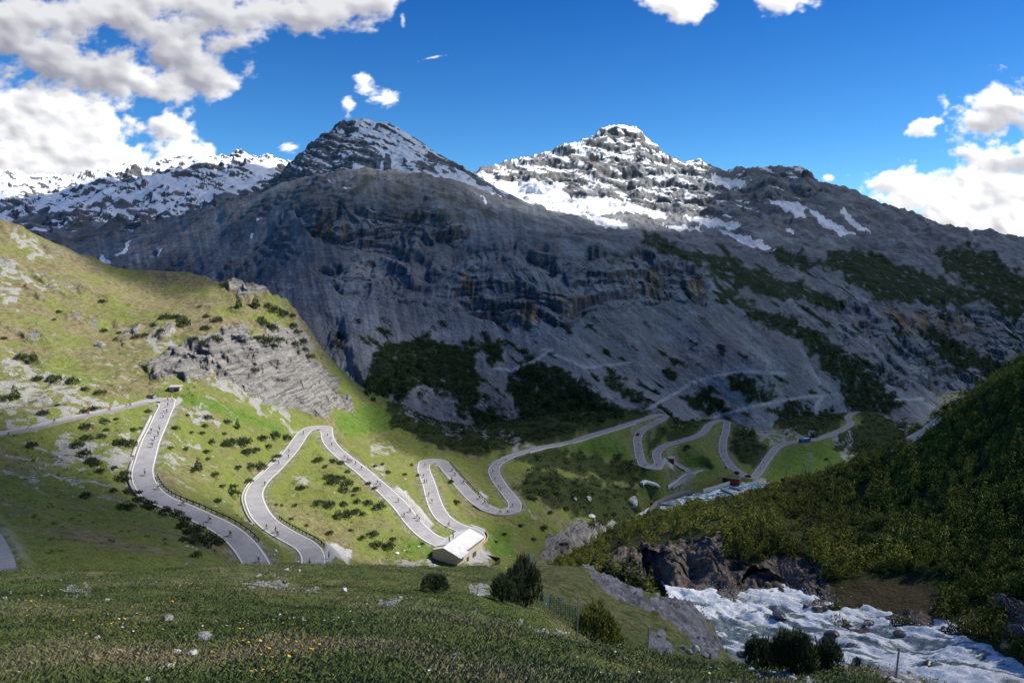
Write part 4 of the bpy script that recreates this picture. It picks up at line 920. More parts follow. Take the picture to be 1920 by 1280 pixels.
def needle_mat(name, a, b, c, tr=.0):
    m = NM(name, .75, .25)
    t = m.attr('tone'); oi = m.n('ShaderNodeObjectInfo')
    n = m.noise(.35, 4, .6)
    c1 = m.mix(m.ramp(t, .1, .75), a, b); c1 = m.mix(m.ramp(t, .82, 1.0), c1, c)
    c1 = m.mix(m.ramp(n, .4, .7, 0, .35), c1, c)
    m.color(c1); up_normal(m, .8); return m.m
M_pine = needle_mat('pine_needles', (.018, .032, .010), (.048, .075, .018), (.11, .135, .03))
M_larch = needle_mat('larch_needles', (.025, .05, .012), (.055, .10, .022), (.10, .16, .035))
M_spurp = needle_mat('spur_needles', (.040, .058, .010), (.185, .205, .022), (.36, .35, .05))
M_bark = plain('bark', (.10, .075, .055), .95, .1)
def scatter(name, pts, scl, rots, protos, mat, parent=None):
    """many small plants of a continuous cover, one object"""
    V = []; F = []; T = []; off = 0
    for i, (p, s, r) in enumerate(zip(pts, scl, rots)):
        v, f, t = protos[i % len(protos)]
        c_, s_ = math.cos(r), math.sin(r)
        w = np.empty_like(v); w[:, 0] = (v[:, 0]*c_ - v[:, 1]*s_)*s[0] + p[0]; w[:, 1] = (v[:, 0]*s_ + v[:, 1]*c_)*s[0] + p[1]; w[:, 2] = v[:, 2]*s[1] + p[2]
        V.append(w); F.append(f + off); T.append(t*.55 + s[2]*.45); off += len(v)
    me = np_mesh(name, np.concatenate(V), np.concatenate(F), smooth=False); set_attr(me, 'tone', np.concatenate(T))
    return link(name, me, mat, parent)
BUSH = [(70,708,22),(100,708,33),(133,714,25),(159,727,20),(183,733,26),(7,748,24),(80,773,24),(106,758,12),(158,771,18),(172,763,24),(158,798,28),(192,789,20),(216,785,12),(197,805,13),(278,770,14),(158,818,30),(140,832,30),(187,818,18),(55,833,26),(222,829,32),(240,832,30),(250,804,18),(263,801,10),(157,851,28),(170,862,26),(175,868,22),(183,882,20),(210,876,18),(232,885,24),(222,897,26),(235,897,22),(213,917,20),(240,920,26),(255,922,20),(158,928,26),(226,950,22),(240,950,24),(257,935,30),(272,944,30),(285,950,26),(308,958,30),(328,962,28),(345,972,32),(343,984,34),(366,990,34),(352,994,28),(368,1010,44),(388,1012,44),(407,1014,32),(345,1010,26),(365,1038,24),
(329,800,20),(350,777,12),(388,783,18),(378,810,16),(359,810,10),(383,798,15),(425,789,20),(420,812,12),(395,828,16),(428,828,34),(452,826,36),(420,833,20),(385,844,18),(347,841,14),(318,839,12),(388,859,12),(361,881,14),(400,890,18),(443,874,20),(468,872,28),(486,874,26),(478,842,20),(460,845,28),(500,837,18),(490,818,26),(512,816,28),(537,820,26),(520,853,20),(512,862,14),(468,900,18),(433,910,22),(415,910,14),(435,925,26),(408,938,18),
(596,860,20),(588,864,14),(625,862,22),(638,866,18),(609,874,12),(614,892,30),(636,894,32),(650,904,26),(622,902,28),(643,917,26),(652,884,14),(667,917,18),(690,905,12),(702,914,12),(563,911,24),(662,927,10),(596,942,24),(615,944,28),(645,943,22),(670,940,16),(688,941,24),(712,948,26),(632,966,26),(650,962,28),(664,957,22),(680,963,14),(517,945,10),(527,947,10),(553,947,12),(543,972,14),(575,984,12),(617,999,16),(658,992,14),(699,999,26),(706,1020,30),(728,1022,32),(737,1009,16),(677,1007,16),(793,1018,12),(727,884,14),(759,889,12),(846,902,14),(856,940,18),(784,890,10),(701,873,12),(717,869,10),(771,871,8),
(190,563,18),(107,583,14),(100,598,10),(191,618,18),(222,623,12),(255,630,18),(270,626,16),(302,618,18),(305,592,28),(325,590,30),(340,598,26),(345,606,28),(383,613,24),(408,598,26),(388,592,16),(373,573,12),(420,532,24),(400,632,24),(410,636,20),(360,635,22),(382,645,18),(365,665,12),(475,693,20),(492,606,26),(508,613,28),(482,632,26),(498,638,28),(512,646,24),(520,634,24),(512,580,28),(530,586,24),(545,608,24),(556,620,24),(553,643,24),(577,667,24),(487,597,24),(7,633,14),(37,667,26),(565,640,20),(545,590,20),(500,570,20),(570,655,16),(380,640,18),
(1150,962,14),(1012,905,12),(1042,925,14),(985,905,10),(1002,935,18),(1075,905,16),(1110,925,14),(1095,950,12),(930,1015,12),(990,880,10),(1020,990,18),(975,985,14),(1030,960,14),(1060,955,16),(945,1000,12),(1000,1010,12),(1290,838,14),(1550,860,10),(1470,900,14),(1500,905,14)]
def place_of(x, y):
    if y < 700 and x < 620: return 'hill', 'dwarf pine bushes on the pale grassy hill', None
    return 'x', None, None
def region(x, y):
    if y < 660 and x < 450: return 'on the dry grassy hill'
    if y < 700 and x >= 450 and x < 620: return 'on the rocky hill shoulder'
    if x < 260 and y < 790: return 'above the left edge road'
    if x < 262: return 'left of the nearest road leg'
    if x < 425 and y > 930: return 'beside the near descending road'
    if x < 545 and y < 945 and not (x > 500 and y > 880): return 'between the first and second road bends'
    if x < 740 and y > 800: return 'inside the big second road loop'
    if x < 905: return 'by the narrow sunlit road bends'
    return 'on the dim bank below the loops'
M_stem = M_bark
protoB = []
for s in range(6):
    r = np.random.RandomState(s)
    protoB.append(leaf_mesh('bush', bush_arrays(40 + s, 150, 9, 1.0, .62 + .16*(s % 3), .24, .055)))
cnt = {}
plain_n = {}
def bush_label(x, y, w, h):
    reg = region(x, y)
    big = 'large' if w >= 30 else 'medium' if w >= 20 else 'small' if w >= 14 else 'tiny'
    return big, reg
groups_n = {}
for i, (x, y, w) in enumerate(BUSH):
    k = bush_label(x, y, w, 0); groups_n[k] = groups_n.get(k, 0) + 1
TONE = {'large': 'broad dark', 'medium': 'rounded dark', 'small': 'small dark', 'tiny': 'tiny dark'}
def add_bush(x, y, w, i, label, group, cat='bush'):
    hh = hit(x, y + w*.26, TERR)
    if hh is None: return None
    loc = hh[0]; dpt = loc.y*cp - loc.z*sp; rad = w/FPX*dpt*.5
    rnd = random.Random(i)
    o = link('pine_bush', protoB[i % 6]); 
    if not protoB[i % 6].materials: protoB[i % 6].materials.append(M_pine)
    o.location = loc + Vector((0, rad*.35, -.05*rad)); o.rotation_euler = (0, 0, rnd.random()*6.3)
    o.scale = (rad*1.02, rad*1.02, rad*(.95 + .45*rnd.random()))
    tag(o, label, cat, group); return o
ORD = 'first second third fourth fifth sixth seventh eighth ninth tenth eleventh twelfth thirteenth fourteenth fifteenth sixteenth seventeenth eighteenth nineteenth twentieth'.split()
ORD += ['twenty-' + w for w in ORD[:9]] + ['thirtieth'] + ['thirty-' + w for w in ORD[:9]]
_rk = {}
for k in set(bush_label(x, y, w, 0) for x, y, w in BUSH):
    ids = sorted((b for b in range(len(BUSH)) if bush_label(*BUSH[b], 0) == k), key=lambda b: BUSH[b][0])
    for r_, b in enumerate(ids): _rk[b] = (r_, len(ids))
for i, (x, y, w) in enumerate(BUSH):
    big, reg = bush_label(x, y, w, 0); r_, n_ = _rk[i]
    lb = '%s pine bush %s' % (TONE[big], reg)
    if n_ > 1: lb += ', ' + (ORD[r_] if r_ else 'furthest') + (' from left' if r_ else ' left')
    add_bush(x, y, w, i, lb, 'mountain pine bushes ' + reg)
# small scattered tufts of juniper over the sunny meadow: no one could count them
def visible_idx(X, Y, Z, mask, n, seed, weight=None):
    rs = np.random.RandomState(seed); idx = np.nonzero(mask.ravel())[0]
    if weight is not None:
        p = weight.ravel()[idx]; p = p/p.sum(); return rs.choice(idx, min(n, len(idx)), replace=False, p=p)
    return rs.choice(idx, min(n, len(idx)), replace=False)
LOW = [bush_arrays(70 + s, 22, 5, 1.0, .75, .34, .12) for s in range(5)]
MID = [bush_arrays(80 + s, 46, 6, 1.0, .85, .30, .085) for s in range(6)]
CONE = [cone_arrays(90 + s, 60, 6, 1.0, .19 + .02*s, .11, .05) for s in range(4)]
CONE2 = [tuple([v*np.array([2.2, 2.2, 2.1]), f, t + .25]) for v, f, t in CONE[:2]]
def cover(name, A, mask, n, seed, size, protos, mat, label, cat, squash=(.8, 1.25), w=None):
    X, Y, Z = A; k = visible_idx(X, Y, Z, mask, n, seed, w); rs = np.random.RandomState(seed + 1)
    P = np.stack([X.ravel()[k], Y.ravel()[k], Z.ravel()[k] - .1], 1)
    s = size*(.55 + .8*rs.rand(len(k))**1.5); zs = s*(squash[0] + (squash[1] - squash[0])*rs.rand(len(k)))
    s = s*(1 + .55*np.clip(fbm(P[:, 0]/17, P[:, 1]/17, 3, seed + 5), -.6, 1)); tn = np.clip(.5 + fbm(P[:, 0]/13, P[:, 1]/13, 4, seed + 3)*1.3 + rs.normal(size=len(k))*.25, 0, 1)
    o = scatter(name, P, np.stack([s, zs, tn], 1), rs.rand(len(k))*6.28, protos, mat)
    return tag(o, label, cat, kind='stuff')
offroad = VD > 6.5
nr = fbm(VX/14, VY/14, 4, 801)
cover('low_shrubs', (VX, VY, VZ), offroad & (VPX > 0) & (VPX < 940) & (VPY > 560) & (VPY < 1050) & (VROCK < .4) & (nr > .06) & (VX**2 + VY**2 > 110**2), 700, 3, .55, LOW, M_pine, 'tiny dark juniper tufts dotted thinly over the sunny grass slopes', 'shrubs')
cover('pine_scrub', (VX, VY, VZ), offroad & (V_dark > .5) & (VPY < 1000) & ((fbm(VX/9, VY/9, 4, 803) > -.02) | (VPY < 850)), 3800, 5, 2.3, LOW, M_pine, 'dense dark mountain pine scrub on the valley floor around the far bends', 'scrub', w=np.minimum(VY, 500)**1.0)
mdark = (M_scrub > .5) & (PY_M > 585)
cover('mountain_scrub', (MX, MY, MZ), mdark, 5000, 7, 2.6, LOW, M_pine, 'dark pine scrub in patches on the scree under the cliffs', 'scrub')
# dense mountain pine on the spur
fm = (F_rock < .3) & (poly_mask(FPXX, FPYY, RIVER, 14, 0, 1) < .1) & (FPXX > 1020) & (FPXX < 2150) & (FPYY < 1260)
fbrown = union(FPXX, FPYY, [[(1560,1080),(1700,1070),(1770,1120),(1745,1180),(1600,1180),(1560,1150)], [(1135,1030),(1205,1015),(1225,1030),(1150,1062)], [(1690,825),(1740,795),(1775,780),(1770,800),(1720,832),(1690,848)]], 6, 8, 30, 811)
fpale = fm & (fbrown < .5) & (fbm(FX/5, FY/5, 3, 815) > -.34)
fpale = fpale & (fbm(FX/9, FY/9, 4, 816) > -.30)
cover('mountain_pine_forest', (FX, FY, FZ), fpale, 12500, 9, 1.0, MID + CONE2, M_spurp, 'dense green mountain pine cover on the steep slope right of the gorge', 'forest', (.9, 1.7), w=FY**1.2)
# ------------------------------------------------------------------ single trees
crownM = [leaf_mesh('crown', cone_arrays(120 + s, 170, 8, 1.0, .17 + .025*s, .10, .034)) for s in range(4)]
def tube(bm, a, b, r0, r1, n=7, cap=True):
    a, b = Vector(a), Vector(b); d = (b - a).normalized(); q = d.to_track_quat('Z', 'Y')
    ra = [bm.verts.new(a + q @ Vector((math.cos(t*6.28318/n)*r0, math.sin(t*6.28318/n)*r0, 0))) for t in range(n)]
    rb = [bm.verts.new(b + q @ Vector((math.cos(t*6.28318/n)*r1, math.sin(t*6.28318/n)*r1, 0))) for t in range(n)]
    for i in range(n): bm.faces.new((ra[i], ra[(i+1) % n], rb[(i+1) % n], rb[i]))
    if cap: bm.faces.new(ra[::-1]); bm.faces.new(rb)
def box(bm, c, s, rz=0, bev=0):
    c = Vector(c); q = Matrix.Rotation(rz, 3, 'Z'); hs = Vector(s)*.5
    vs = [bm.verts.new(c + q @ Vector((hs.x*a, hs.y*b, hs.z*d))) for a in (-1, 1) for b in (-1, 1) for d in (-1, 1)]
    fs = [bm.faces.new([vs[i] for i in f]) for f in ((0,1,3,2),(4,6,7,5),(0,4,5,1),(2,3,7,6),(0,2,6,4),(1,5,7,3))]
    if bev: bmesh.ops.bevel(bm, geom=list({e for f in fs for e in f.edges}), offset=bev, segments=1, affect='EDGES')
def bm_obj(name, bm, mat, parent=None, smooth=False):
    bmesh.ops.recalc_face_normals(bm, faces=bm.faces)
    me = bpy.data.meshes.new(name); bm.to_mesh(me); bm.free()
    if smooth: me.polygons.foreach_set('use_smooth', [True]*len(me.polygons))
    return link(name, me, mat, parent)
_b = bmesh.new(); tube(_b, (0, 0, -.08), (0, 0, .9), .02, .004, 6)
bmesh.ops.recalc_face_normals(_b, faces=_b.faces); trunkM = bpy.data.meshes.new('trunk'); _b.to_mesh(trunkM); _b.free(); trunkM.materials.append(M_bark)
def add_tree(x, y, h, i, label, group, mat, cat='tree', name='larch_tree', fat=1.0, objs=None):
    hh = hit(x, y, objs or TERR)
    if hh is None: return
    loc = hh[0]; dpt = loc.y*cp - loc.z*sp; H = h/FPX*dpt*1.08
    r = empty(name, loc, random.Random(i).random()*6.3); r.scale = (H*fat, H*fat, H)
    me = crownM[i % 4]
    key = (i % 4, mat.name)
    if key not in _cm:
        m2 = me.copy(); m2.materials.clear(); m2.materials.append(mat); _cm[key] = m2
    link('crown', _cm[key], None, r); link('trunk', trunkM, None, r)
    tag(r, label, cat, group)
_cm = {}
TR1 = [(692,722,24),(700,712,22),(712,730,22),(728,720,26),(745,706,22),(756,712,24),(770,700,20),(790,690,24),(735,735,20),(760,735,22),(720,742,20),(800,715,18),(868,735,18),(775,725,18),(708,742,20),(690,740,24)]
TR2 = [(978,700,24),(1000,705,22),(1012,712,18),(1090,722,22),(1098,738,26),(1082,745,28),(1094,757,26),(1108,748,22),(1116,766,28),(1126,772,26),(1136,768,24),(1147,776,26),(1157,783,26),(1166,784,22),(1070,735,22),(1060,748,20),(1075,770,20),(1105,780,20),(1130,790,20),(1030,760,22),(1050,775,22),(1065,790,20),(1085,792,20),(990,735,20),(1010,745,18)]
TR3 = [(1528,820,16),(1410,815,16),(1560,772,14),(1345,942,20),(1165,1020,18),(1130,1018,16),(448,577,22),(480,576,24),(28,747,26),(63,677,22),(445,803,18),(372,882,26),(900,800,20),(700,752,14),(870,812,14),(960,822,12)]
def xrank(L, i): return sorted(range(len(L)), key=lambda b: L[b][0]).index(i)
for i, (x, y, h) in enumerate(TR1): add_tree(x, y, h, i, 'slender larch in the left dark thicket under the cliffs, %s from left' % ORD[xrank(TR1, i)], 'larches in the left thicket below the scree', M_larch)
for i, (x, y, h) in enumerate(TR2): add_tree(x, y, h, i, 'slender larch in the thicket above the straight road, %s from left' % ORD[xrank(TR2, i)], 'larches in the right thicket above the straight road', M_larch)
LB3 = ['pale young larch standing by the far road next to the bus','small larch beside the narrow bend of the far road','larch on the far slope beside the road to the tunnel','dark fir tree at the near edge of the teal river','dark conifer at the foot of the forest spur, left one','conifer in the gorge bottom left of the forest spur','bright green larch on the hill shoulder, left of two','bright green larch on the hill shoulder, right of two',
 'bright green larch beside the gravel track at the left edge','young larch at the foot of the pale scree by the left edge','small green larch in the meadow between the first two bends','dark pointed conifer in the meadow between the first two bends','light green larch in the scrub below the grey rock gully','little larch at the top edge of the bright meadow','small larch among the scrub left of the viaduct','small larch on the bank above the viaduct']
for i, ((x, y, h), lb) in enumerate(zip(TR3, LB3)): add_tree(x, y, h, i + 2, lb, None, M_pine if 'dark' in lb else M_larch, fat=1.25)
SPR = [(1118,1068,34,'young dark spruce at the top left of the gorge wall'),(1140,1082,40,'dark spruce in the row below the brown gorge ledge'),(1182,1105,68,'tall pointed dark spruce in front of the pale gorge rock'),(1155,1100,40,'bushy dark spruce left of the tall pointed one in the gorge'),(1205,1122,34,'short dark spruce right of the tall pointed one'),(1232,1130,28,'low dark spruce above the grey slab by the torrent'),(1262,1136,22,'small dark spruce nearest the foaming torrent')]
for i, (x, y, h, lb) in enumerate(SPR): add_tree(x, y, h, i, lb, 'spruces in the gorge', M_pine, name='spruce_tree', fat=1.5, objs=[spur])
# ---- big bushes in the foreground
def big_bush(x, y, w, h, seed, label, n=900, k=16, lobes=5, mat=M_pine, up=.9, ln=.16):
    hh = hit(x, y, [near]); loc = hh[0]; dpt = loc.y*cp - loc.z*sp
    rad = w/FPX*dpt*.5; H = h/FPX*dpt
    me = leaf_mesh('foliage', bush_arrays(seed, n, k, 1.0, 1.0, ln, .018, up, lobes))
    r = empty('pine_bush', loc + Vector((0, rad*.5, -.05)), seed*.7)
    f = link('foliage', me, mat, r); f.scale = (rad, rad, H)
    bm = bmesh.new(); rr = random.Random(seed)
    for _ in range(9):
        a = rr.random()*6.28; q = rr.random()*.7
        tube(bm, (0, 0, -.1), (math.cos(a)*q*rad*.5, math.sin(a)*q*rad*.5, H*.4), .05, .03, 5, False)
        tube(bm, (math.cos(a)*q*rad*.5, math.sin(a)*q*rad*.5, H*.4), (math.cos(a)*q*rad, math.sin(a)*q*rad, H*.85), .03, .01, 5, False)
    bm_obj('stem', bm, M_bark, r); tag(r, label, 'bush'); return r
big_bush(940, 1128, 60, 52, 201, 'lower left lobe of dark pine beside the taller one on the crest')
big_bush(984, 1138, 74, 100, 202, 'tallest dark mountain pine bush on the near meadow crest', 1300, 16, 4)
big_bush(817, 1112, 52, 42, 203, 'low round dark pine bush on the crest left of the tall one')
big_bush(1118, 1205, 96, 72, 204, 'sprawling yellow green pine bush below the fence posts', 1200, 16, 7, M_spurp)
big_bush(1150, 1212, 60, 34, 205, 'low trailing skirt of pine right of the sprawling bush', 500, 14, 6, M_spurp)
big_bush(1440, 1258, 84, 66, 206, 'dark pine bush before the torrent, left of three', 1300, 16, 6)
big_bush(1498, 1262, 90, 88, 207, 'dark pine bush before the torrent, middle of three with tall bare twigs', 1500, 16, 6, ln=.2)
big_bush(1556, 1256, 70, 62, 208, 'dark pine bush before the torrent, right of three', 1000, 16, 6)
big_bush(1610, 1252, 26, 26, 209, 'little pine sprig at the meadow edge by the metal rod', 200, 12, 3)
# ------------------------------------------------------------------ meadow grass, flowers
def grass():
    rs = np.random.RandomState(31)
    vis = (GPX > -40) & (GPX < 1960) & (GPY < 1330) & (GPY > 1040) & (GY < 46) & (G_rock < .35)
    idx = np.nonzero(vis.ravel())[0]
    p = 1.0/np.clip(GY.ravel()[idx], 4, 60)**.35; p /= p.sum()
    k = rs.choice(idx, 120000, replace=True, p=p)
    jit = rs.normal(size=(len(k), 2))*.012*GY.ravel()[k][:, None]
    P = np.stack([GX.ravel()[k] + jit[:, 0], GY.ravel()[k] + jit[:, 1], GZ.ravel()[k] - .02 + 0*jit[:, 0]], 1)
    # follow the slope for the jitter
    P[:, 2] += -jit[:, 1]*.42
    Yd = P[:, 1]; nb = 5
    n = len(k); P = np.repeat(P, nb, 0); Yd = np.repeat(Yd, nb)
    clump = fbm(P[:, 0]/.9, P[:, 1]/.9, 3, 820); big = fbm(P[:, 0]/4, P[:, 1]/4, 4, 825)
    h = (.024 + .032*rs.rand(n*nb) + .065*np.clip(clump + .05, 0, 1))*(1 + .004*Yd); w = .0016*Yd**.62*(.6 + .6*rs.rand(n*nb))
    a = rs.rand(n*nb)*6.283; sp_ = .05*(1 + Yd*.05)
    P[:, 0] += rs.normal(size=n*nb)*sp_; P[:, 1] += rs.normal(size=n*nb)*sp_
    ld = np.stack([np.cos(a)*.42 + .05, np.sin(a)*.42 - .08, np.ones(n*nb)], 1)*h[:, None]
    side = np.stack([-np.sin(a*3.1), np.cos(a*3.1)*.4, 0*a], 1)*w[:, None]
    v = np.stack([P - side, P + side, P + ld*.62 + side*.6, P + ld*np.array([1.7, 1.7, .98])], 1)
    v[:, 3] = P + ld*np.array([1.5, 1.5, .95]); 
    co = v.reshape(-1, 3); q = np.arange(n*nb)*4
    f = np.concatenate([np.stack([q, q + 1, q + 2], 1), np.stack([q, q + 2, q + 3], 1)])
    tone = np.clip(.36 + big*.95 + clump*.25 + rs.normal(size=n*nb)*.11 + .10*sstep(12, 30, Yd), 0, 1)
    me = np_mesh('meadow_grass', co, f, smooth=False); set_attr(me, 'tone', np.repeat(tone, 4))
    m = NM('grass_blades', .7, .25); t = m.attr('tone')
    c = m.mix(m.ramp(t, 0, .5), (.070, .110, .024), (.150, .200, .050)); c = m.mix(m.ramp(t, .46, .80), c, (.36, .30, .16)); m.color(c); up_normal(m, .45)
    o = link('meadow_grass', me, m.m); tag(o, 'short alpine grass with dry tan tufts over the near meadow', 'grass', kind='stuff')
grass()
def flowers(name, n, seed, col, r, label, cx=None, spread=None):
    rs = np.random.RandomState(seed)
    vis = (GPX > -20) & (GPX < 1500) & (GPY < 1300) & (GPY > 1085) & (GY < 30) & (fbm(GX/2.5, GY/2.5, 3, seed) > .18)
    if cx: vis &= (np.abs(GPX - cx) < spread)
    idx = np.nonzero(vis.ravel())[0]; k = rs.choice(idx, n)
    V = []; F = []; off = 0; m = 7
    th = np.linspace(0, 2*np.pi, m, endpoint=False)
    for i in k:
        y = GY.ravel()[i]; p = np.array([GX.ravel()[i] + rs.normal()*.1, y + rs.normal()*.1, GZ.ravel()[i] + .10 + rs.rand()*.10])
        rr = r*(.7 + .6*rs.rand())*(1 + y*.03); t = rs.normal(size=2)*.3
        ring = np.stack([np.cos(th)*rr, np.sin(th)*rr, np.cos(th)*rr*t[0] + np.sin(th)*rr*(t[1] - .5) + (np.arange(m) % 2)*rr*.3], 1) + p
        V.append(np.vstack([ring, p[None] - [0, 0, .0]])); F.append(np.array([[j + off, (j + 1) % m + off, m + off] for j in range(m)])); off += m + 1
    me = np_mesh(name, np.vstack(V), np.vstack(F), smooth=False)
    o = link(name, me, plain(name + '_petals', col, .6, .3)); tag(o, label, 'flowers', kind='stuff')
flowers('white_flowers', 300, 41, (.78, .78, .74), .010, 'tiny white flowers sprinkled through the near meadow grass')
flowers('yellow_flowers', 260, 43, (.70, .42, .03), .010, 'tiny yellow orange flowers in the grass at lower left', 260, 330)
# ------------------------------------------------------------------ boulders
M_boulder = NM('boulder_stone', .9, .2)
_n = M_boulder.noise(2.2, 7, .6); _n2 = M_boulder.noise(11, 5, .6)
M_boulder.color(M_boulder.mix(M_boulder.ramp(_n, .3, .65), (.17, .17, .17), (.46, .455, .44))); M_boulder.bump(M_boulder.math('ADD', _n, M_boulder.math('MULTIPLY', _n2, .3)), .6, .2)
M_boulder = M_boulder.m
M_white = plain('pale_limestone', (.52, .515, .49), .9, .2, .15, 6)
def rock_mesh(seed):
    bm = bmesh.new(); bmesh.ops.create_icosphere(bm, subdivisions=4, radius=1)
    rs = np.random.RandomState(seed); pl = rs.normal(size=(9, 3)); pl /= np.linalg.norm(pl, axis=1)[:, None]; dd = rs.uniform(.55, .85, 9)
    co = np.array([v.co for v in bm.verts])
    for n, d in zip(pl, dd):
        s = co @ n; co = np.where((s > d)[:, None], co - (s - d)[:, None]*n*.92, co)
    co *= (1 + .10*fbm(co[:, 0]*2.2 + co[:, 2], co[:, 1]*2.2 - co[:, 2], 5, seed))[:, None]
    for v, c in zip(bm.verts, co): v.co = c
    me = bpy.data.meshes.new('boulder'); bm.to_mesh(me); bm.free(); me.polygons.foreach_set('use_smooth', [True]*len(me.polygons)); return me
rockM = [rock_mesh(300 + s) for s in range(5)]; rockW = [m.copy() for m in rockM]
for m in rockM: m.materials.append(M_boulder)
for m in rockW: m.materials.append(M_white)
def add_rock(x, y, w, h, i, label, white=False, group=None):
    hh = hit(x, y + h*.4, TERR); loc = hh[0]; dpt = loc.y*cp - loc.z*sp; rr = w/FPX*dpt*.56
    o = link('boulder', (rockW if white else rockM)[i % 5]); o.location = loc + Vector((0, rr*.4, h/FPX*dpt*.18)); o.rotation_euler = (0, 0, i*1.3)
    o.scale = (rr, rr*.8, max(h/FPX*dpt*.62, rr*.35)); tag(o, label, 'rock', group)
RK = [(1183,938,30,20,'large pale grey boulder on the bank left of the teal river',0),(1103,934,15,9,'flat grey boulder left of the largest valley boulder',0),(1078,936,10,9,'small grey boulder on the dim bank, furthest left of the valley boulders',0),(1109,967,16,9,'white flat boulder in the scrub below the largest valley boulder',1),
 (645,1106,15,9,'bright white rock alone on the crest of the near meadow',1),(537,1067,9,5,'small white stone on the crest below the road hairpin',1),(561,1069,6,5,'smaller white stone right of its twin on the crest',1),
 (378,1196,38,15,'long grey and white rock in the lower left meadow',0),(331,1221,14,9,'round white rock left of the pale slab in the grass',1),(360,1226,24,8,'pale flat slab beside the round white rock in the grass',1),(303,1257,40,17,'pale grey slab at the bottom left of the meadow',1),(272,1276,20,12,'white rock cut by the bottom edge of the photo',1),(313,1160,26,9,'grey buried rock in the left meadow above the flowers',0),(200,1123,8,6,'little white rock in the dark left meadow',1),(6,1122,14,8,'grey rock in the grass at the left edge',0),(180,1195,12,8,'small white rock among the yellow flowers',1),
 (1306,1216,18,14,'square pale block among dark stones at the edge of the torrent',1),(1293,1222,14,12,'dark angular stone left of the square pale block',0),(1322,1226,18,14,'dark stone below the square pale block by the torrent',0),(1282,1214,14,9,'low grey stone on the knoll foot near the torrent',0),(533,896+133,0,0,'',0),
 (516,1032,7,6,'white stone on the grass island between the two near roads',1),(514,1040,5,4,'little pale stone below the white one on the grass island',1),(744,1036,10,5,'pale stone on the bank left of the hut',1),(186,645,22,10,'dark jagged rock on the pale meadow of the left hill',0)]
for i, (x, y, w, h, lb, wh) in enumerate(RK):
    if w: add_rock(x, y, w, h, i, lb, bool(wh))
rs_ = random.Random(5)
# loose stones: countless
def stones(name, A, mask, n, seed, size, label):
    X, Y, Z = A; k = visible_idx(X, Y, Z, mask, n, seed); rs = np.random.RandomState(seed)
    bm = bmesh.new(); bmesh.ops.create_icosphere(bm, subdivisions=1, radius=1); v = np.array([q.co for q in bm.verts]); f = np.array([[a.index for a in q.verts] for q in bm.faces]); bm.free()
    V = []; F = []; off = 0
    for i in k:
        s = size*(.4 + rs.rand()**3*2.2); w = v*(1 + rs.uniform(-.25, .25, v.shape))*[s, s*rs.uniform(.6, 1), s*rs.uniform(.4, .8)]
        a = rs.rand()*6.28; c_, s_ = math.cos(a), math.sin(a); w = np.stack([w[:, 0]*c_ - w[:, 1]*s_, w[:, 0]*s_ + w[:, 1]*c_, w[:, 2]], 1)
        V.append(w + [X.ravel()[i], Y.ravel()[i], Z.ravel()[i]]); F.append(f + off); off += len(v)
    o = link(name, np_mesh(name, np.vstack(V), np.vstack(F), smooth=False), plain(name + '_grey', (.34, .335, .32), .9, .2, .25, 1.5)); tag(o, label, 'stones', kind='stuff')
stones('loose_stones', (VX, VY, VZ), (VD > 6) & (VPX > 0) & (VPX < 1250) & (VPY > 560) & ((V_pale > .35) | (fbm(VX/11, VY/11, 3, 850) > .25)) & (V_dark < .3) & ~((VPX < 330) & (VPY > 880) & (V_pale < .5)), 1500, 51, .26, 'loose pale stones strewn over the valley slopes')
stones('scree_blocks', (MX, MY, MZ), (M_scree > .5) & (PY_M > 480) & (M_scrub < .2), 2200, 52, .55, 'fallen blocks lying on the grey scree')
stones('meadow_stones', (GX, GY, GZ), (G_rock > .3) & (GY > 6) & (GPY < 1290), 900, 53, .035, 'small grey stones in bare patches of the near meadow')
# ------------------------------------------------------------------ spray over the falls
def spray():
    rs = np.random.RandomState(77); V = []; n = 0
    for px, py, Yd, sx, sy, m in ((1345,1128,84,34,16,900),(1420,1128,83,50,13,900),(1500,1130,80,36,15,700),(1640,1165,72,34,13,500),(1760,1182,67,50,12,500)):
        a = px + rs.normal(size=m)*sx; b = py - np.abs(rs.normal(size=m))*sy + 5; d = Yd + rs.normal(size=m)*2.0 - 1
        for x, y, q in zip(a, b, d):
            p = np.array(at(x, y, Y=q)); V.append(rs.normal(size=(4, 3))*(.022 + .03*rs.rand()) + p)
    V = np.concatenate(V); k = len(V)//4; q = np.arange(k)*4
    F = np.concatenate([np.stack([q, q + 1, q + 2], 1), np.stack([q, q + 2, q + 3], 1), np.stack([q, q + 3, q + 1], 1), np.stack([q + 1, q + 3, q + 2], 1)])
    o = link('spray', np_mesh('spray', V, F, smooth=False), plain('water_drops', (.85, .88, .9), .4, .5, .02)); tag(o, 'fine white spray thrown up where the torrent hits the gorge wall', 'spray', kind='stuff')
spray()
RB = [(1395,1222,26,12,'dark wet boulder breaking the grey green water in the middle of the torrent'),(1462,1150,30,10,'long dark wet rock in the foam below the gorge cave'),(1560,1186,30,16,'dark rock spur dividing the torrent at its bend'),(1415,1190,18,8,'small dark wet rock in the upper foam'),(1600,1208,26,11,'dark wet rock just behind the pine bushes by the water'),(1690,1186,28,12,'low brown rock on the far bank of the foaming water'),(1740,1240,20,8,'small dark rock breaking the white water right of the bushes'),(1350,1196,16,8,'dark stone in the torrent by the grey knoll'),(1905,1180,50,70,'large dark grey rock on the right edge above the torrent')]
M_wet = plain('wet_rock', (.055, .052, .050), .35, .5, .35, 1.2)
rockD = [m.copy() for m in rockM]
for m in rockD: m.materials.clear(); m.materials.append(M_wet)
bpy.context.view_layer.update()
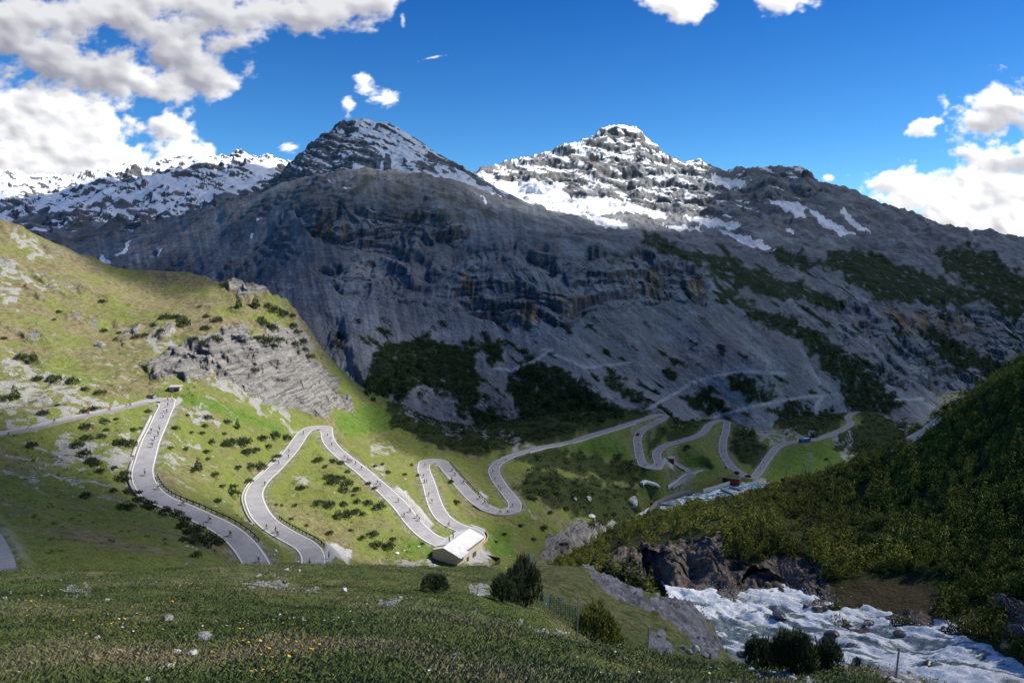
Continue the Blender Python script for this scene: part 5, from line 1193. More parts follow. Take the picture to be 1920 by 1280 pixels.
for i, (x, y, w, h, lb) in enumerate(RB):
    hh = hit(x, y + h*.3, [spur, water]); loc = hh[0]; dpt = loc.y*cp - loc.z*sp; rr = w/FPX*dpt*.56
    o = link('boulder', rockD[i % 5]); o.location = loc; o.rotation_euler = (.2, 0, i*1.7); o.scale = (rr, rr*.8, max(h/FPX*dpt*.6, rr*.35)); tag(o, lb, 'rock')
# ------------------------------------------------------------------ riders and bicycles
def skin_mesh(name, verts, edges, radii, mat, sub=1, root=0):
    me = bpy.data.meshes.new(name); me.from_pydata(verts, edges, []); me.update()
    o = bpy.data.objects.new(name, me); COL.objects.link(o)
    o.modifiers.new('s', 'SKIN'); sv = me.skin_vertices[0].data if me.skin_vertices else None
    if sv is None:
        bmx = bmesh.new(); bmx.from_mesh(me); bmx.verts.layers.skin.verify(); bmx.to_mesh(me); bmx.free(); sv = me.skin_vertices[0].data
    for i, r in enumerate(radii): sv[i].radius = (r, r) if not isinstance(r, tuple) else r
    sv[root].use_root = True
    if sub: o.modifiers.new('u', 'SUBSURF').levels = sub
    dg = bpy.context.evaluated_depsgraph_get(); ev = o.evaluated_get(dg); nm = bpy.data.meshes.new_from_object(ev)
    bpy.data.objects.remove(o); nm.name = name; nm.materials.clear(); nm.materials.append(mat)
    nm.polygons.foreach_set('use_smooth', [True]*len(nm.polygons)); return nm
M_skin = plain('skin', (.45, .27, .19), .6, .3, .06); M_black = plain('black_cloth', (.02, .02, .025), .7, .3); M_tyre = plain('tyre_rubber', (.02, .02, .02), .8, .2)
def body_verts(stand=False):
    if stand:
        V = [(0,0,.95),(0,0,1.2),(0,.01,1.42),(0,.01,1.5),(0,.02,1.62),(0,.02,1.72),(.19,0,1.40),(.24,.03,1.12),(.22,.16,.90),(.21,.22,.84),(-.19,0,1.40),(-.24,.03,1.12),(-.22,.16,.90),(-.21,.22,.84),
             (.10,0,.9),(.11,.02,.5),(.11,0,.09),(.11,.16,.04),(-.10,0,.9),(-.11,.02,.5),(-.11,0,.09),(-.11,.16,.04)]
    else:
        V = [(0,-.16,.98),(0,0,1.16),(0,.20,1.34),(0,.29,1.42),(0,.35,1.52),(0,.38,1.61),(.17,.20,1.32),(.22,.34,1.12),(.20,.52,1.01),(.20,.60,.99),(-.17,.20,1.32),(-.22,.34,1.12),(-.20,.52,1.01),(-.20,.60,.99),
             (.09,-.12,.94),(.11,.24,.86),(.10,.12,.48),(.10,.26,.42),(-.09,-.12,.94),(-.11,.20,.70),(-.10,.00,.30),(-.10,.14,.23)]
    E = [(0,1),(1,2),(2,3),(3,4),(4,5),(2,6),(6,7),(7,8),(8,9),(2,10),(10,11),(11,12),(12,13),(0,14),(14,15),(15,16),(16,17),(0,18),(18,19),(19,20),(20,21)]
    Rr = [.12,.13,.13,.055,.095,.075,.065,.05,.035,.04,.065,.05,.035,.04,.095,.065,.042,.035,.095,.065,.042,.035]
    return V, E, Rr
Vb, Eb, Rb = body_verts(); bodyR = skin_mesh('person', Vb, Eb, Rb, M_skin)
Vs, Es, Rs_ = body_verts(True); bodyS = skin_mesh('person', Vs, Es, Rs_, M_skin)
JC = {'red': (.55, .03, .03), 'white': (.75, .75, .73), 'black': (.03, .03, .035), 'blue': (.05, .15, .5), 'dark red': (.22, .03, .03), 'turquoise': (.05, .40, .42), 'yellow': (.7, .5, .05), 'orange': (.65, .2, .03)}
def clothes(V, tag_):
    J = {}
    jv = [V[0], V[1], V[2], V[6], V[7], V[10], V[11]]; je = [(0,1),(1,2),(2,3),(3,4),(2,5),(5,6)]
    base = skin_mesh('jersey', jv, je, [.13,.145,.15,.085,.062,.085,.062], M_black)
    for c, rgb in JC.items():
        m = base.copy(); m.materials.clear(); m.materials.append(plain('cloth_' + c.replace(' ', '_'), rgb, .7, .3)); J[c] = m
    sh = skin_mesh('shorts', [V[0], V[14], V[15], V[18], V[19]], [(0,1),(1,2),(0,3),(3,4)], [.14,.11,.078,.11,.078], M_black)
    return J, sh
JR, SHR = clothes(Vb, 'r'); JS, SHS = clothes(Vs, 's')
def helmet_mesh(c, col):
    bm = bmesh.new(); bmesh.ops.create_uvsphere(bm, u_segments=12, v_segments=8, radius=.125)
    for v in bm.verts:
        v.co.y *= 1.2; v.co.z = max(v.co.z, -.03); v.co += Vector(c)
    me = bpy.data.meshes.new('helmet'); bm.to_mesh(me); bm.free(); me.materials.append(col); return me
HW = helmet_mesh((0, .375, 1.62), plain('helmet_white', (.8, .8, .8), .3, .5)); HB = helmet_mesh((0, .375, 1.62), plain('helmet_black', (.03, .03, .03), .3, .5)); HS = helmet_mesh((0, .02, 1.73), M_black)
# bicycle
M_frame = [plain('frame_' + n, c, .35, .5) for n, c in (('black', (.03, .03, .03)), ('white', (.7, .7, .7)), ('red', (.5, .03, .03)), ('blue', (.04, .12, .45)))]
def wheel_mesh():
    bm = bmesh.new(); n = 24
    for i in range(n):
        a, b = i/n*6.28318, (i + 1)/n*6.28318
        tube(bm, (0, math.cos(a)*.33, math.sin(a)*.33), (0, math.cos(b)*.33, math.sin(b)*.33), .022, .022, 5, False)
    for i in range(8): a = i/8*6.28318; tube(bm, (0, 0, 0), (0, math.cos(a)*.32, math.sin(a)*.32), .004, .004, 3, False)
    me = bpy.data.meshes.new('wheel'); bm.to_mesh(me); bm.free(); me.materials.append(M_tyre); return me
WH = wheel_mesh()
def frame_mesh():
    bm = bmesh.new()
    for a, b in (((0,-.08,.33),(0,-.17,.86)),((0,-.08,.33),(0,.40,.78)),((0,-.15,.78),(0,.38,.86)),((0,-.08,.33),(0,-.50,.34)),((0,-.15,.78),(0,-.50,.34)),((0,.38,.92),(0,.52,.34))): tube(bm, a, b, .02, .018, 6)
    tube(bm, (-.02,-.08,.33), (.12,.03,.42), .015, .015, 5); tube(bm, (.02,-.08,.33), (-.12,-.19,.24), .015, .015, 5)
    me = bpy.data.meshes.new('frame'); bm.to_mesh(me); bm.free(); return me
FR = []
for m in M_frame: q = frame_mesh(); q.materials.append(m); FR.append(q)
def bar_mesh():
    bm = bmesh.new(); tube(bm, (-.21,.50,.97), (.21,.50,.97), .014, .014, 5); tube(bm, (0,.38,.90), (0,.50,.97), .014, .014, 5)
    for s in (-1, 1): tube(bm, (.21*s,.50,.97), (.21*s,.62,.95), .016, .016, 5); tube(bm, (.21*s,.62,.95), (.21*s,.58,.84), .016, .016, 5)
    me = bpy.data.meshes.new('handlebar'); bm.to_mesh(me); bm.free(); me.materials.append(M_tyre); return me
HBm = bar_mesh()
def saddle_mesh():
    bm = bmesh.new(); box(bm, (0,-.18,.885), (.12,.26,.045), 0, .015); me = bpy.data.meshes.new('saddle'); bm.to_mesh(me); bm.free(); me.materials.append(M_tyre); return me
SDm = saddle_mesh()
def road_tangent(x, y):
    d = (ROAD_C[:, 0] - x)**2 + (ROAD_C[:, 1] - y)**2; i = int(d.argmin()); i = min(max(i, 2), len(ROAD_C) - 3)
    t = ROAD_C[i - 2] - ROAD_C[i + 2]; return t/np.linalg.norm(t), ROAD_C[i], math.sqrt(d.min())
bpy.context.view_layer.update()
def rider(px, py, col, hel, fcol, label, blabel, group='cyclists riding up the pass'):
    u, t = pt(px, py); d = Vector((u, 1, t)).normalized()
    ok, loc, n, f = road.ray_cast((0, 0, 0), d)
    if not ok:
        hh = hit(px, py, [valley]); loc = hh[0]
        # keep to the asphalt
    t_, c_, dd = road_tangent(loc.x, loc.y)
    if dd > 2.3:
        v = Vector((loc.x - c_[0], loc.y - c_[1], 0)).normalized()*2.0; loc = Vector((c_[0] + v.x, c_[1] + v.y, c_[2]))
    else: loc.z = c_[2]
    ax = Vector((t_[0], t_[1], t_[2])).normalized(); side = ax.cross(Vector((0, 0, 1))).normalized(); up = side.cross(ax)
    Mx = Matrix((side, ax, up)).transposed().to_4x4(); Mx.translation = loc + Vector((0, 0, .012))
    b = empty('bicycle'); b.matrix_world = Mx
    link('frame', FR[fcol], None, b); link('handlebar', HBm, None, b); link('saddle', SDm, None, b)
    for y in (-.50, .52): w = link('wheel', WH, None, b); w.location = (0, y, .345)
    tag(b, blabel, 'bicycle', 'road bicycles under the riders')
    p = link('person', bodyR); p.matrix_world = Mx
    link('jersey', JR[col], None, p); link('shorts', SHR, None, p); link('helmet', HW if hel else HB, None, p)
    tag(p, label, 'person', group)
LEGS = [('on the upper left road', [(55,803,'white'),(102,793,'black'),(172,780,'red'),(205,771,'black'),(241,764,'dark red'),(248,763,'black')]),
 ('on the first wide road leg', [(315,752,'red'),(323,752,'white'),(315,762,'black'),(307,774,'white'),(313,774,'dark red'),(306,783,'white'),(299,807,'dark red'),(297,817,'black'),(284,811,'black'),(290,824,'turquoise'),(287,831,'turquoise'),(286,838,'blue'),(272,891,'blue'),(297,917,'white')]),
 ('on the nearest road', [(343,947,'red'),(393,979,'dark red'),(432,1005,'black'),(485,1054,'blue')]),
 ('on the second road leg', [(569,814,'black'),(542,848,'dark red'),(541,858,'black'),(523,870,'white'),(497,910,'dark red'),(500,992,'red'),(517,998,'dark red'),(518,1006,'black')]),
 ('on the long leg down to the hut', [(614,818,'black'),(619,826,'red'),(622,835,'black'),(646,859,'dark red'),(652,864,'black'),(655,866,'blue'),(659,867,'red'),(667,871,'black'),(678,880,'dark red'),(708,907,'black'),(713,911,'blue'),(747,941,'orange'),(769,960,'red'),(758,968,'dark red'),(788,970,'blue'),(796,974,'red')]),
 ('on the leg behind the hut', [(797,874,'red'),(794,894,'black'),(796,905,'dark red'),(800,904,'white'),(804,929,'black'),(810,942,'black'),(837,988,'black')]),
 ('on the third narrow leg', [(848,883,'red'),(853,891,'black'),(847,900,'dark red'),(869,906,'red'),(899,935,'black'),(909,944,'dark red'),(916,948,'black')]),
 ('around the last near hairpin', [(939,966,'red'),(952,962,'black'),(961,950,'dark red'),(935,914,'black'),(938,919,'red'),(928,900,'dark red'),(924,886,'black'),(948,864,'black')]),
 ('on the far dim hairpins', [(1197,835,'black'),(1206,875,'black'),(1232,873,'dark red'),(1272,829,'black'),(1357,856,'dark red'),(1426,880,'black'),(1431,868,'black'),(1578,806,'dark red')])]
BN = ['black', 'white', 'red', 'blue']
def ords(n, i): return ('nearest' if i == n - 1 else 'furthest' if i == 0 else ORD[i] + ' from the top') if n > 1 else 'only one'
q = 0
for where, L in LEGS:
    L2 = sorted(L, key=lambda a: a[1]); n = len(L2)
    for i, (x, y, c) in enumerate(L2):
        o_ = ('lowest' if i == n - 1 else 'highest' if i == 0 else ORD[i] + ' from top')
        rider(x, y, c, (q*7) % 3 != 0, (q*5) % 4, 'cyclist in %s jersey %s, %s' % (c, where, o_), '%s road bicycle ridden %s, %s' % (BN[(q*5) % 4], where, o_)); q += 1
def stander(px, py, col, label, objs, face=0):
    hh = hit(px, py, objs); p = link('person', bodyS); p.location = hh[0]; p.rotation_euler = (0, 0, face)
    link('jersey', JS[col], None, p); link('shorts', SHS, None, p); link('helmet', HS, None, p); tag(p, label, 'person')
stander(617, 1048, 'black', 'spectator in black standing on the outer edge of the near hairpin', [road, valley], 1.5)
stander(559, 1063, 'white', 'person in white just above the crest at the hidden hairpin', [road, valley], .5)
stander(581, 1062, 'dark red', 'person in dark red at the crest right of the one in white', [road, valley], 2.5)
# ------------------------------------------------------------------ vehicles
def lofted(bm, secs):
    """closed body from cross sections (y, [(x, z)...])"""
    rings = [[bm.verts.new((x, y, z)) for x, z in pr] for y, pr in secs]
    for a, b in zip(rings[:-1], rings[1:]):
        n = len(a)
        for i in range(n): bm.faces.new((a[i], a[(i+1) % n], b[(i+1) % n], b[i]))
    bm.faces.new(rings[0][::-1]); bm.faces.new(rings[-1])
def sect(w, z0, z1, top=None):
    top = top or w*.92; return [(-w, z0), (-w*1.02, (z0 + z1)/2), (-top, z1), (top, z1), (w*1.02, (z0 + z1)/2), (w, z0)]
M_glass = NM('car_glass', .08, .6); M_glass.color((.02, .025, .03)); M_glass = M_glass.m
M_lamp = plain('headlight_glass', (.8, .8, .75), .2, .6)
def vehicle(px, py, kind, col, label, cat, flip=False, objs=None, name='car', rz=None):
    u, t = pt(px, py); d = Vector((u, 1, t)).normalized(); ok, loc, n, f = road.ray_cast((0, 0, 0), d)
    if not ok or objs: loc = hit(px, py, objs or [valley])[0]
    t_, c_, dd = road_tangent(loc.x, loc.y)
    if dd < 6: loc = Vector((loc.x, loc.y, c_[2]))
    a = math.atan2(t_[1], t_[0]) - math.pi/2 if rz is None else rz
    r = empty(name, loc + Vector((0, 0, .02)), a + (math.pi if flip else 0)); M_p = plain('paint_' + name, col, .3, .5, .04)
    bm = bmesh.new()
    if kind == 'car':
        lofted(bm, [(-2.1, sect(.80, .35, .78)), (-2.0, sect(.86, .25, .92)), (-.9, sect(.88, .22, .96)), (1.0, sect(.88, .22, .92)), (1.95, sect(.84, .25, .76)), (2.12, sect(.76, .35, .62))])
        bm_obj('body', bm, M_p, r)
        bm = bmesh.new(); lofted(bm, [(-1.75, sect(.78, .90, .98)), (-1.2, sect(.78, .90, 1.38, .60)), (.15, sect(.78, .90, 1.42, .60)), (1.0, sect(.78, .88, .96))]); bm_obj('window', bm, M_glass, r)
        bm = bmesh.new(); box(bm, (0, -.5, 1.435), (1.18, 1.3, .05), 0, .02); bm_obj('roof', bm, M_p, r); wy, wr, L, ww = 1.3, .32, 2.1, .80; lz = .66
    else:
        bm_l = 5.6; H = 3.1
        lofted(bm, [(-bm_l, sect(1.2, .4, H)), (-bm_l + .1, sect(1.25, .35, H + .05)), (bm_l - .3, sect(1.25, .35, H + .05)), (bm_l, sect(1.18, .4, H - .25))]); bm_obj('body', bm, M_p, r)
        for s in (-1, 1):
            for k in range(6): bm = bmesh.new(); box(bm, (1.27*s, -4.4 + k*1.65, 2.0), (.04, 1.4, .95)); bm_obj('window', bm, M_glass, r)
        bm = bmesh.new(); box(bm, (0, bm_l + .01, 1.9), (2.1, .05, 1.2)); bm_obj('windscreen', bm, M_glass, r)
        bm = bmesh.new(); box(bm, (0, -1, H + .15), (2.0, 6, .22), 0, .05); bm_obj('roof', bm, M_p2, r); wy, wr, L, ww = 3.6, .48, 5.6, 1.15; lz = .8
    for sx in (-1, 1):
        for sy in (-1, 1):
            bm = bmesh.new(); tube(bm, (ww*sx, wy*sy, wr), ((ww + .14)*sx, wy*sy, wr), wr, wr, 16); bm_obj('wheel', bm, M_tyre, r)
        bm = bmesh.new(); box(bm, (ww*.78*sx, L - .02, lz), (.3, .12, .14), 0, .03); bm_obj('headlight', bm, M_lamp, r)
    tag(r, label, cat); return r
M_p2 = plain('bus_roof', (.55, .6, .66), .4, .4)
vehicle(1362, 877, 'car', (.75, .76, .78), 'white car climbing the far straight below the third far hairpin', 'car')
vehicle(1196, 815, 'car', (.03, .03, .035), 'black car on the far leg under the first far hairpin', 'car')
vehicle(1509, 829, 'bus', (.02, .11, .28), 'blue coach with a pale roof on the far road by the green field', 'bus', name='bus')
vehicle(1382, 887, 'car', (.05, .05, .06), 'dark car just below the white car near the river bend', 'car')
vehicle(1402, 894, 'car', (.10, .02, .02), 'dark red car at the bottom of the far river bend', 'car')
vehicle(1297, 719, 'car', (.78, .79, .80), 'white van parked on the gravel track across the grey scree', 'van', objs=[mount], rz=1.2)
vehicle(281, 745, 'car', (.25, .26, .28), 'grey car parked on the lay-by beside the upper road bend', 'car', objs=[valley], rz=1.4)
# ------------------------------------------------------------------ road furniture
M_paint = plain('white_edge_paint', (.62, .61, .56), .7, .3, .08, 2)
def mat_asphalt():
    m = NM('pass_asphalt', .9, .25); n = m.noise(.25, 6, .6); n2 = m.noise(5, 5, .6); cr = m.voro(.22, feature='DISTANCE_TO_EDGE')
    st = m.noise(.06, 3, .5)
    c = m.mix(m.ramp(n, .3, .7), (.235, .230, .232), (.315, .308, .306)); c = m.mix(m.ramp(n2, .3, .7, 0, .35), c, (.20, .20, .205))
    c = m.mix(m.ramp(st, .60, .62, 0, .35), c, (.17, .17, .175)); c = m.mix(m.ramp(cr, .012, .0, 0, .5), c, (.12, .12, .12))
    m.color(c); m.bump(n2, .2, .02); return m.m
for o in COL.objects:
    if o.name in ('road', 'far_road', 'service_road', 'edge_road'): o.data.materials[0] = MA if 'MA' in globals() else globals().setdefault('MA', mat_asphalt())
M_pale = plain('pale_concrete', (.36, .35, .33), .85, .2, .12, 1.5); M_dark = plain('dark_timber', (.06, .045, .035), .9, .2, .25, 3)
M_wallst = plain('wall_stone', (.17, .155, .14), .95, .15, .35, 1.2)
def strip(name, path, o0, o1, z, mat, parent=None): return ribbon(name, path, [o0, o1], [z, z], mat, parent)
for s in (-1, 1):
    ribbon('edge_line', ROAD_C, [s*(ROAD_HW - .32) - .11, s*(ROAD_HW - .32) + .11], [.006, .006], M_paint, road)
def kerb(name, path, off, w, h, mat, parent=None, down=.5):
    T = np.gradient(path[:, :2], axis=0); T /= np.linalg.norm(T, axis=1)[:, None] + 1e-9; N = np.stack([-T[:, 1], T[:, 0]], 1)
    pr = [(off - w/2, -down), (off - w/2, h), (off + w/2, h), (off + w/2, -down)]; n = len(path); co = np.zeros((n, 4, 3))
    for j, (o, z) in enumerate(pr): co[:, j, :2] = path[:, :2] + N*np.reshape(o + np.zeros(n), (-1, 1)); co[:, j, 2] = path[:, 2] + z
    idx = np.arange(n*4).reshape(n, 4); f = []
    for j in range(4):
        k = (j + 1) % 4; f.append(np.stack([idx[:-1, j], idx[1:, j], idx[1:, k], idx[:-1, k]], -1))
    f.append(idx[0][None, ::-1]); f.append(idx[-1][None])
    return link(name, np_mesh(name, co, np.concatenate(f), smooth=False), mat, parent)
def near_idx(px, py, z=None):
    """road sample nearest to a sight line"""
    a, b = proj(ROAD_C[:, 0], ROAD_C[:, 1], ROAD_C[:, 2]); return int(((a - px)**2 + (b - py)**2).argmin())
def seg(p0, p1):
    i, j = near_idx(*p0), near_idx(*p1); 
    if i > j: i, j = j, i
    global SHW; SHW = ROAD_HW[i:j + 1] - 2.75
    return ROAD_C[i:j + 1]
def rail(p0, p1, side, label, kind='timber', post=2.6, h=.85):
    P = seg(p0, p1)
    if len(P) < 4: return
    T = np.gradient(P[:, :2], axis=0); T /= np.linalg.norm(T, axis=1)[:, None]; N = np.stack([-T[:, 1], T[:, 0]], 1)
    r = empty('guard_rail', tuple(P[len(P)//2])); r0 = Vector(P[len(P)//2])
    off = side*(3.2 + SHW)
    k = kerb('rail', P - np.array(r0) + np.array([0, 0, h - .28]), off, .09, .24, M_dark, r, 0.0)
    pts = P[::max(1, int(post))]; Ns = N[::max(1, int(post))]; Os = off[::max(1, int(post))]
    bm = bmesh.new(); box(bm, (0, 0, h/2 - .25), (.16, .16, h + .5)); bmesh.ops.recalc_face_normals(bm, faces=bm.faces); me = bpy.data.meshes.new('post'); bm.to_mesh(me); bm.free(); me.materials.append(M_dark)
    for p, n_, off_ in list(zip(pts, Ns, Os))[:95]:
        o = link('post', me, None, r); o.location = Vector((p[0] + n_[0]*(off_ + side*.12), p[1] + n_[1]*(off_ + side*.12), p[2])) - r0
    tag(r, label, 'guard rail', 'dark guard rails along the pass road')
def wall(p0, p1, side, label, h=.35, down=1.6, mat=None, w=.35, off=3.2, group='low walls along the pass road'):
    P = seg(p0, p1)
    if len(P) < 4: return
    o = kerb('retaining_wall', P, side*(off + SHW), w, h, mat or M_wallst, None, down); tag(o, label, 'wall', group)
# side: +1 is left of the direction of travel down the pass
rail((283,893), (460,1025), 1, 'dark timber rail on the far side of the nearest descending road')
rail((500,978), (600,1018), -1, 'dark rail with posts on the inner side of the near hairpin')
wall((0,812), (262,756), -1, 'long dark stone wall under the upper left road', .5, 2.6)
wall((270,860), (300,934), -1, 'pale low wall at the left edge of the first wide leg', .3, 1.0, M_pale, .5)
wall((306,778), (270,850), -1, 'pale gutter strip left of the first road leg below its bend', .12, .6, M_pale, .9, 3.6)
wall((545,845), (480,925), 1, 'pale kerb along the left edge of the second road leg', .15, .7, M_pale, .5, 3.3) if False else wall((545,845), (500,980), 1, 'pale kerb along the outer edge of the second road leg', .18, .8, M_pale, .4, 3.3)
rail((832,865), (905,948), 1, 'dark rail along the upper side of the third narrow leg')
wall((786,868), (800,905), -1, 'dark wall on the outer left of the narrow upper hairpin', .4, 1.6) if False else None
wall((900,944), (968,946), -1, 'dark stone wall around the outside of the last near hairpin', .45, 2.2)
wall((850,1020), (893,995), -1, 'orange brown wall round the hidden hairpin right of the hut', .5, 1.8, plain('ochre_render', (.36, .22, .10), .9, .2, .2, 2))
wall((985,847), (1185,792), 1, 'long pale parapet on the near side of the straight valley road', .45, 3.2, M_pale, .4) if False else wall((985,847), (1185,792), -1, 'long pale parapet on the near side of the straight valley road', .45, 2.2, M_pale, .4)
wall((1200,870), (1236,868), -1, 'pale kerb round the lowest bend of the far hairpins', .3, 1.4, M_pale, .4)
# viaduct with arches under the straight road
def viaduct():
    P = seg((1018,838), (1062,830)); T = P[-1] - P[0]; L = np.linalg.norm(T[:2]); a = math.atan2(T[1], T[0]); c = (P[0] + P[-1])/2
    r = empty('viaduct', (c[0], c[1], c[2]), a); H = 9.0; nA = 4; w = L/nA; Nn = -1
    y0 = -3.35
    for k in range(nA + 1):
        bm = bmesh.new(); box(bm, (-L/2 + k*w, y0, -H/2 - .6), (1.3, 1.2, H), 0, .05); bm_obj('pier', bm, M_wallst, r)
    for k in range(nA):
        bm = bmesh.new(); x0 = -L/2 + k*w + .65; x1 = x0 + w - 1.3; n = 10; rr = (x1 - x0)/2; cx = (x0 + x1)/2
        top = -.45; spring = -.9 - rr
        pts = [(x0, top)] + [(cx - rr*math.cos(t*math.pi/n), spring + rr*math.sin(t*math.pi/n)) for t in range(n + 1)] + [(x1, top)]
        f = [bm.verts.new((x, y0 - .55, z)) for x, z in pts]; b = [bm.verts.new((x, y0 + .55, z)) for x, z in pts]
        m = len(pts)
        for i in range(1, m - 2):
            xa, xb = pts[i][0], pts[i + 1][0]
        # spandrel quads from arch to deck line
        tf = [bm.verts.new((x, y0 - .55, top)) for x, z in pts[1:-1]]; tb = [bm.verts.new((x, y0 + .55, top)) for x, z in pts[1:-1]]
        for i in range(n): bm.faces.new((f[i+1], f[i+2], tf[i+1], tf[i])); bm.faces.new((b[i+2], b[i+1], tb[i], tb[i+1])); bm.faces.new((f[i+1], b[i+1], b[i+2], f[i+2]))
        bmesh.ops.remove_doubles(bm, verts=bm.verts, dist=1e-4); bm_obj('arch', bm, M_wallst, r)
    tag(r, 'small dark stone viaduct with arches under the straight valley road', 'viaduct')
viaduct()
# ---- road hut by the hidden hairpin
M_plaster = plain('beige_plaster', (.50, .44, .34), .9, .2, .12, 1.2); M_sheet = NM('pale_sheet_roof', .5, .4)
_w = M_sheet.n('ShaderNodeTexWave', bands_direction='Y'); _w.inputs['Scale'].default_value = 1.1; M_sheet.l(M_sheet.obj(), _w.inputs['Vector']); _q = M_sheet.noise(.7, 5, .6)
_c = M_sheet.mix(M_sheet.ramp(_q, .35, .7), (.58, .58, .575), (.46, .455, .44)); M_sheet.color(M_sheet.mix(M_sheet.ramp(_w.outputs['Fac'], .0, .06, .55, 0), _c, (.25, .25, .25))); M_sheet = M_sheet.m; M_win = plain('window_glass', (.05, .06, .07), .15, .6); M_frm = plain('window_frame', (.10, .07, .05), .8, .2)
def prism(bm, prof, y0, y1):
    a = [bm.verts.new((x, y0, z)) for x, z in prof]; b = [bm.verts.new((x, y1, z)) for x, z in prof]; n = len(prof)
    for i in range(n): bm.faces.new((a[i], a[(i+1) % n], b[(i+1) % n], b[i]))
    bm.faces.new(a[::-1]); bm.faces.new(b)
def hut():
    A = at(881, 990, z=-80.2); B = at(830, 1026, z=-80.2); mid = (A + B)/2; L = (A - B).length; a = math.atan2((A - B).y, (A - B).x) - math.pi/2
    r = empty('road_hut', (mid.x, mid.y, mid.z - 7.0), a); z = 7.0; hw = 5.0; hl = 4.2; ez = z - 1.5
    bm = bmesh.new(); prism(bm, [(-hl + .5, 0), (hw - .55, -2), (hw - .55, ez - .12), (0, z - .32), (-hl + .5, ez - .05)], -L/2 + .5, L/2 - .5); bm_obj('wall', bm, M_plaster, r)
    bm = bmesh.new(); prism(bm, [(0, z), (hw, ez - .18), (hw, ez - .36), (0, z - .22)], -L/2, L/2); prism(bm, [(hw - .9, ez - .05), (hw + .9, ez - .42), (hw + .9, ez - .58), (hw - .9, ez - .2)], -L/2 - .1, -L/2 + 4.6)
    ro = bm_obj('roof', bm, M_sheet, r)
    bm = bmesh.new(); prism(bm, [(.02, z - .01), (.02, z - .22), (-hl - .4, ez - .3), (-hl - .4, ez - .12)], -L/2 + 2.4, L/2 - .6); bm_obj('roof', bm, M_sheet, r)
    for x, y in ((-.9, -2.6), (-1.6, .6)):
        bm = bmesh.new(); tube(bm, (x, y, z - .6), (x, y, z + 1.0), .16, .16, 10); tube(bm, (x, y, z + 1.05), (x, y, z + 1.15), .26, .2, 10); bm_obj('chimney', bm, M_dark, ro)
    for y, w_ in ((L/2 - 5.2, 1.7), (L/2 - 9.0, .9)):
        bm = bmesh.new(); box(bm, (hw - .52, y, 1.9), (.12, w_ + .3, 1.6)); fr = bm_obj('window', bm, M_frm, r)
        bm = bmesh.new(); box(bm, (hw - .44, y, 1.9), (.06, w_, 1.3)); bm_obj('pane', bm, M_win, fr)
    bm = bmesh.new(); box(bm, (hw - .5, -L/2 + 4.3, 1.0), (.14, 1.1, 2.1)); bm_obj('door', bm, M_frm, r)
    bm = bmesh.new(); box(bm, (1.0, -L/2 + .46, 1.2), (2.2, .14, 1.6)); bm_obj('door', bm, M_frm, r)
    tag(r, 'beige roadside hut with a broad pale gabled roof inside the hidden hairpin', 'hut')
    bm = bmesh.new(); box(bm, (hw + 2.6, -1.0, -1.1), (6.2, L*.9, 1.0)); t = bm_obj('terrace', bm, M_pale); t.location = r.location; t.rotation_euler = r.rotation_euler; tag(t, 'pale concrete terrace beside the pale roofed hut', 'terrace')
    bm = bmesh.new(); box(bm, (hw + 5.9, -.6, -.2), (.25, L*.85, 1.3)); box(bm, (hw + 3.4, L*.41, .0), (4.8, .25, 1.2)); t = bm_obj('terrace_wall', bm, M_dark); t.location = r.location; t.rotation_euler = r.rotation_euler; tag(t, 'dark timber wall edging the terrace of the hut', 'wall')
hut()
def small_house(px, py, z, sx, sy, h, rz, wallc, roofc, label, name='small_building', over=.4, door=None, rim=False, cat='building'):
    p = at(px, py, z=z); r = empty(name, p, rz)
    bm = bmesh.new(); box(bm, (0, 0, h/2 - 1), (sx, sy, h + 2)); bm_obj('wall', bm, wallc, r)
    bm = bmesh.new(); box(bm, (0, 0, h + .17), (sx + over*2, sy + over*2, .3)); ro = bm_obj('roof', bm, roofc, r)
    if rim:
        bm = bmesh.new()
        for s in (-1, 1): box(bm, (0, s*(sy/2 + over - .15), h + .47), (sx + over*2, .3, .3)); box(bm, (s*(sx/2 + over - .15), 0, h + .46), (.3, sy + over*2 - .62, .28))
        bm_obj('parapet', bm, M_pale, r)
    if door:
        bm = bmesh.new(); box(bm, (door[0], -sy/2 - .03, h*.42), (door[1], .1, h*.8)); bm_obj('door', bm, door[2], r)
    for k in (-1, 1):
        bm = bmesh.new(); box(bm, (k*sx*.36, -sy/2 - .02, h*.6), (sx*.12, .08, h*.28)); bm_obj('window', bm, M_win, r)
    tag(r, label, cat); return r
M_red = plain('rust_red_wall', (.30, .06, .04), .85, .2, .2, 1.5); M_rdoor = plain('dark_red_door', (.22, .03, .02), .6, .3); M_turf = plain('roof_turf', (.10, .13, .04), .9, .1, .3, 1)
small_house(330, 737, -51.6, 3.6, 3.2, 2.5, .15, M_pale, M_pale, 'little concrete shelter with a dark red opening under the grey crag', 'shelter', .35, (.55, 1.5, M_rdoor), cat='shelter')
small_house(1256, 866, -132.4, 5.2, 4.6, 3.0, -.25, M_red, M_pale, 'small red walled house with a pale roof on the service road', 'service_house', .5)
small_house(1371, 903, -143.6, 10.5, 6.5, 3.0, -.42, M_red, M_turf, 'red power house with a flat rimmed roof above the weir', 'power_house', .3, None, True)
def pxwall(name, pts, w, h, mat, label, cat='wall', down=1.0, group=None):
    P = path_w(pts, .8); o = kerb(name, P, 0, w, h, mat, None, down); tag(o, label, cat, group); return o
def on_ground(pts, dz=0):
    out = []
    for a, b in pts:
        hh = hit(a, b, [valley, mount])
        if hh: out.append((a, b, hh[0].z + dz))
    return out
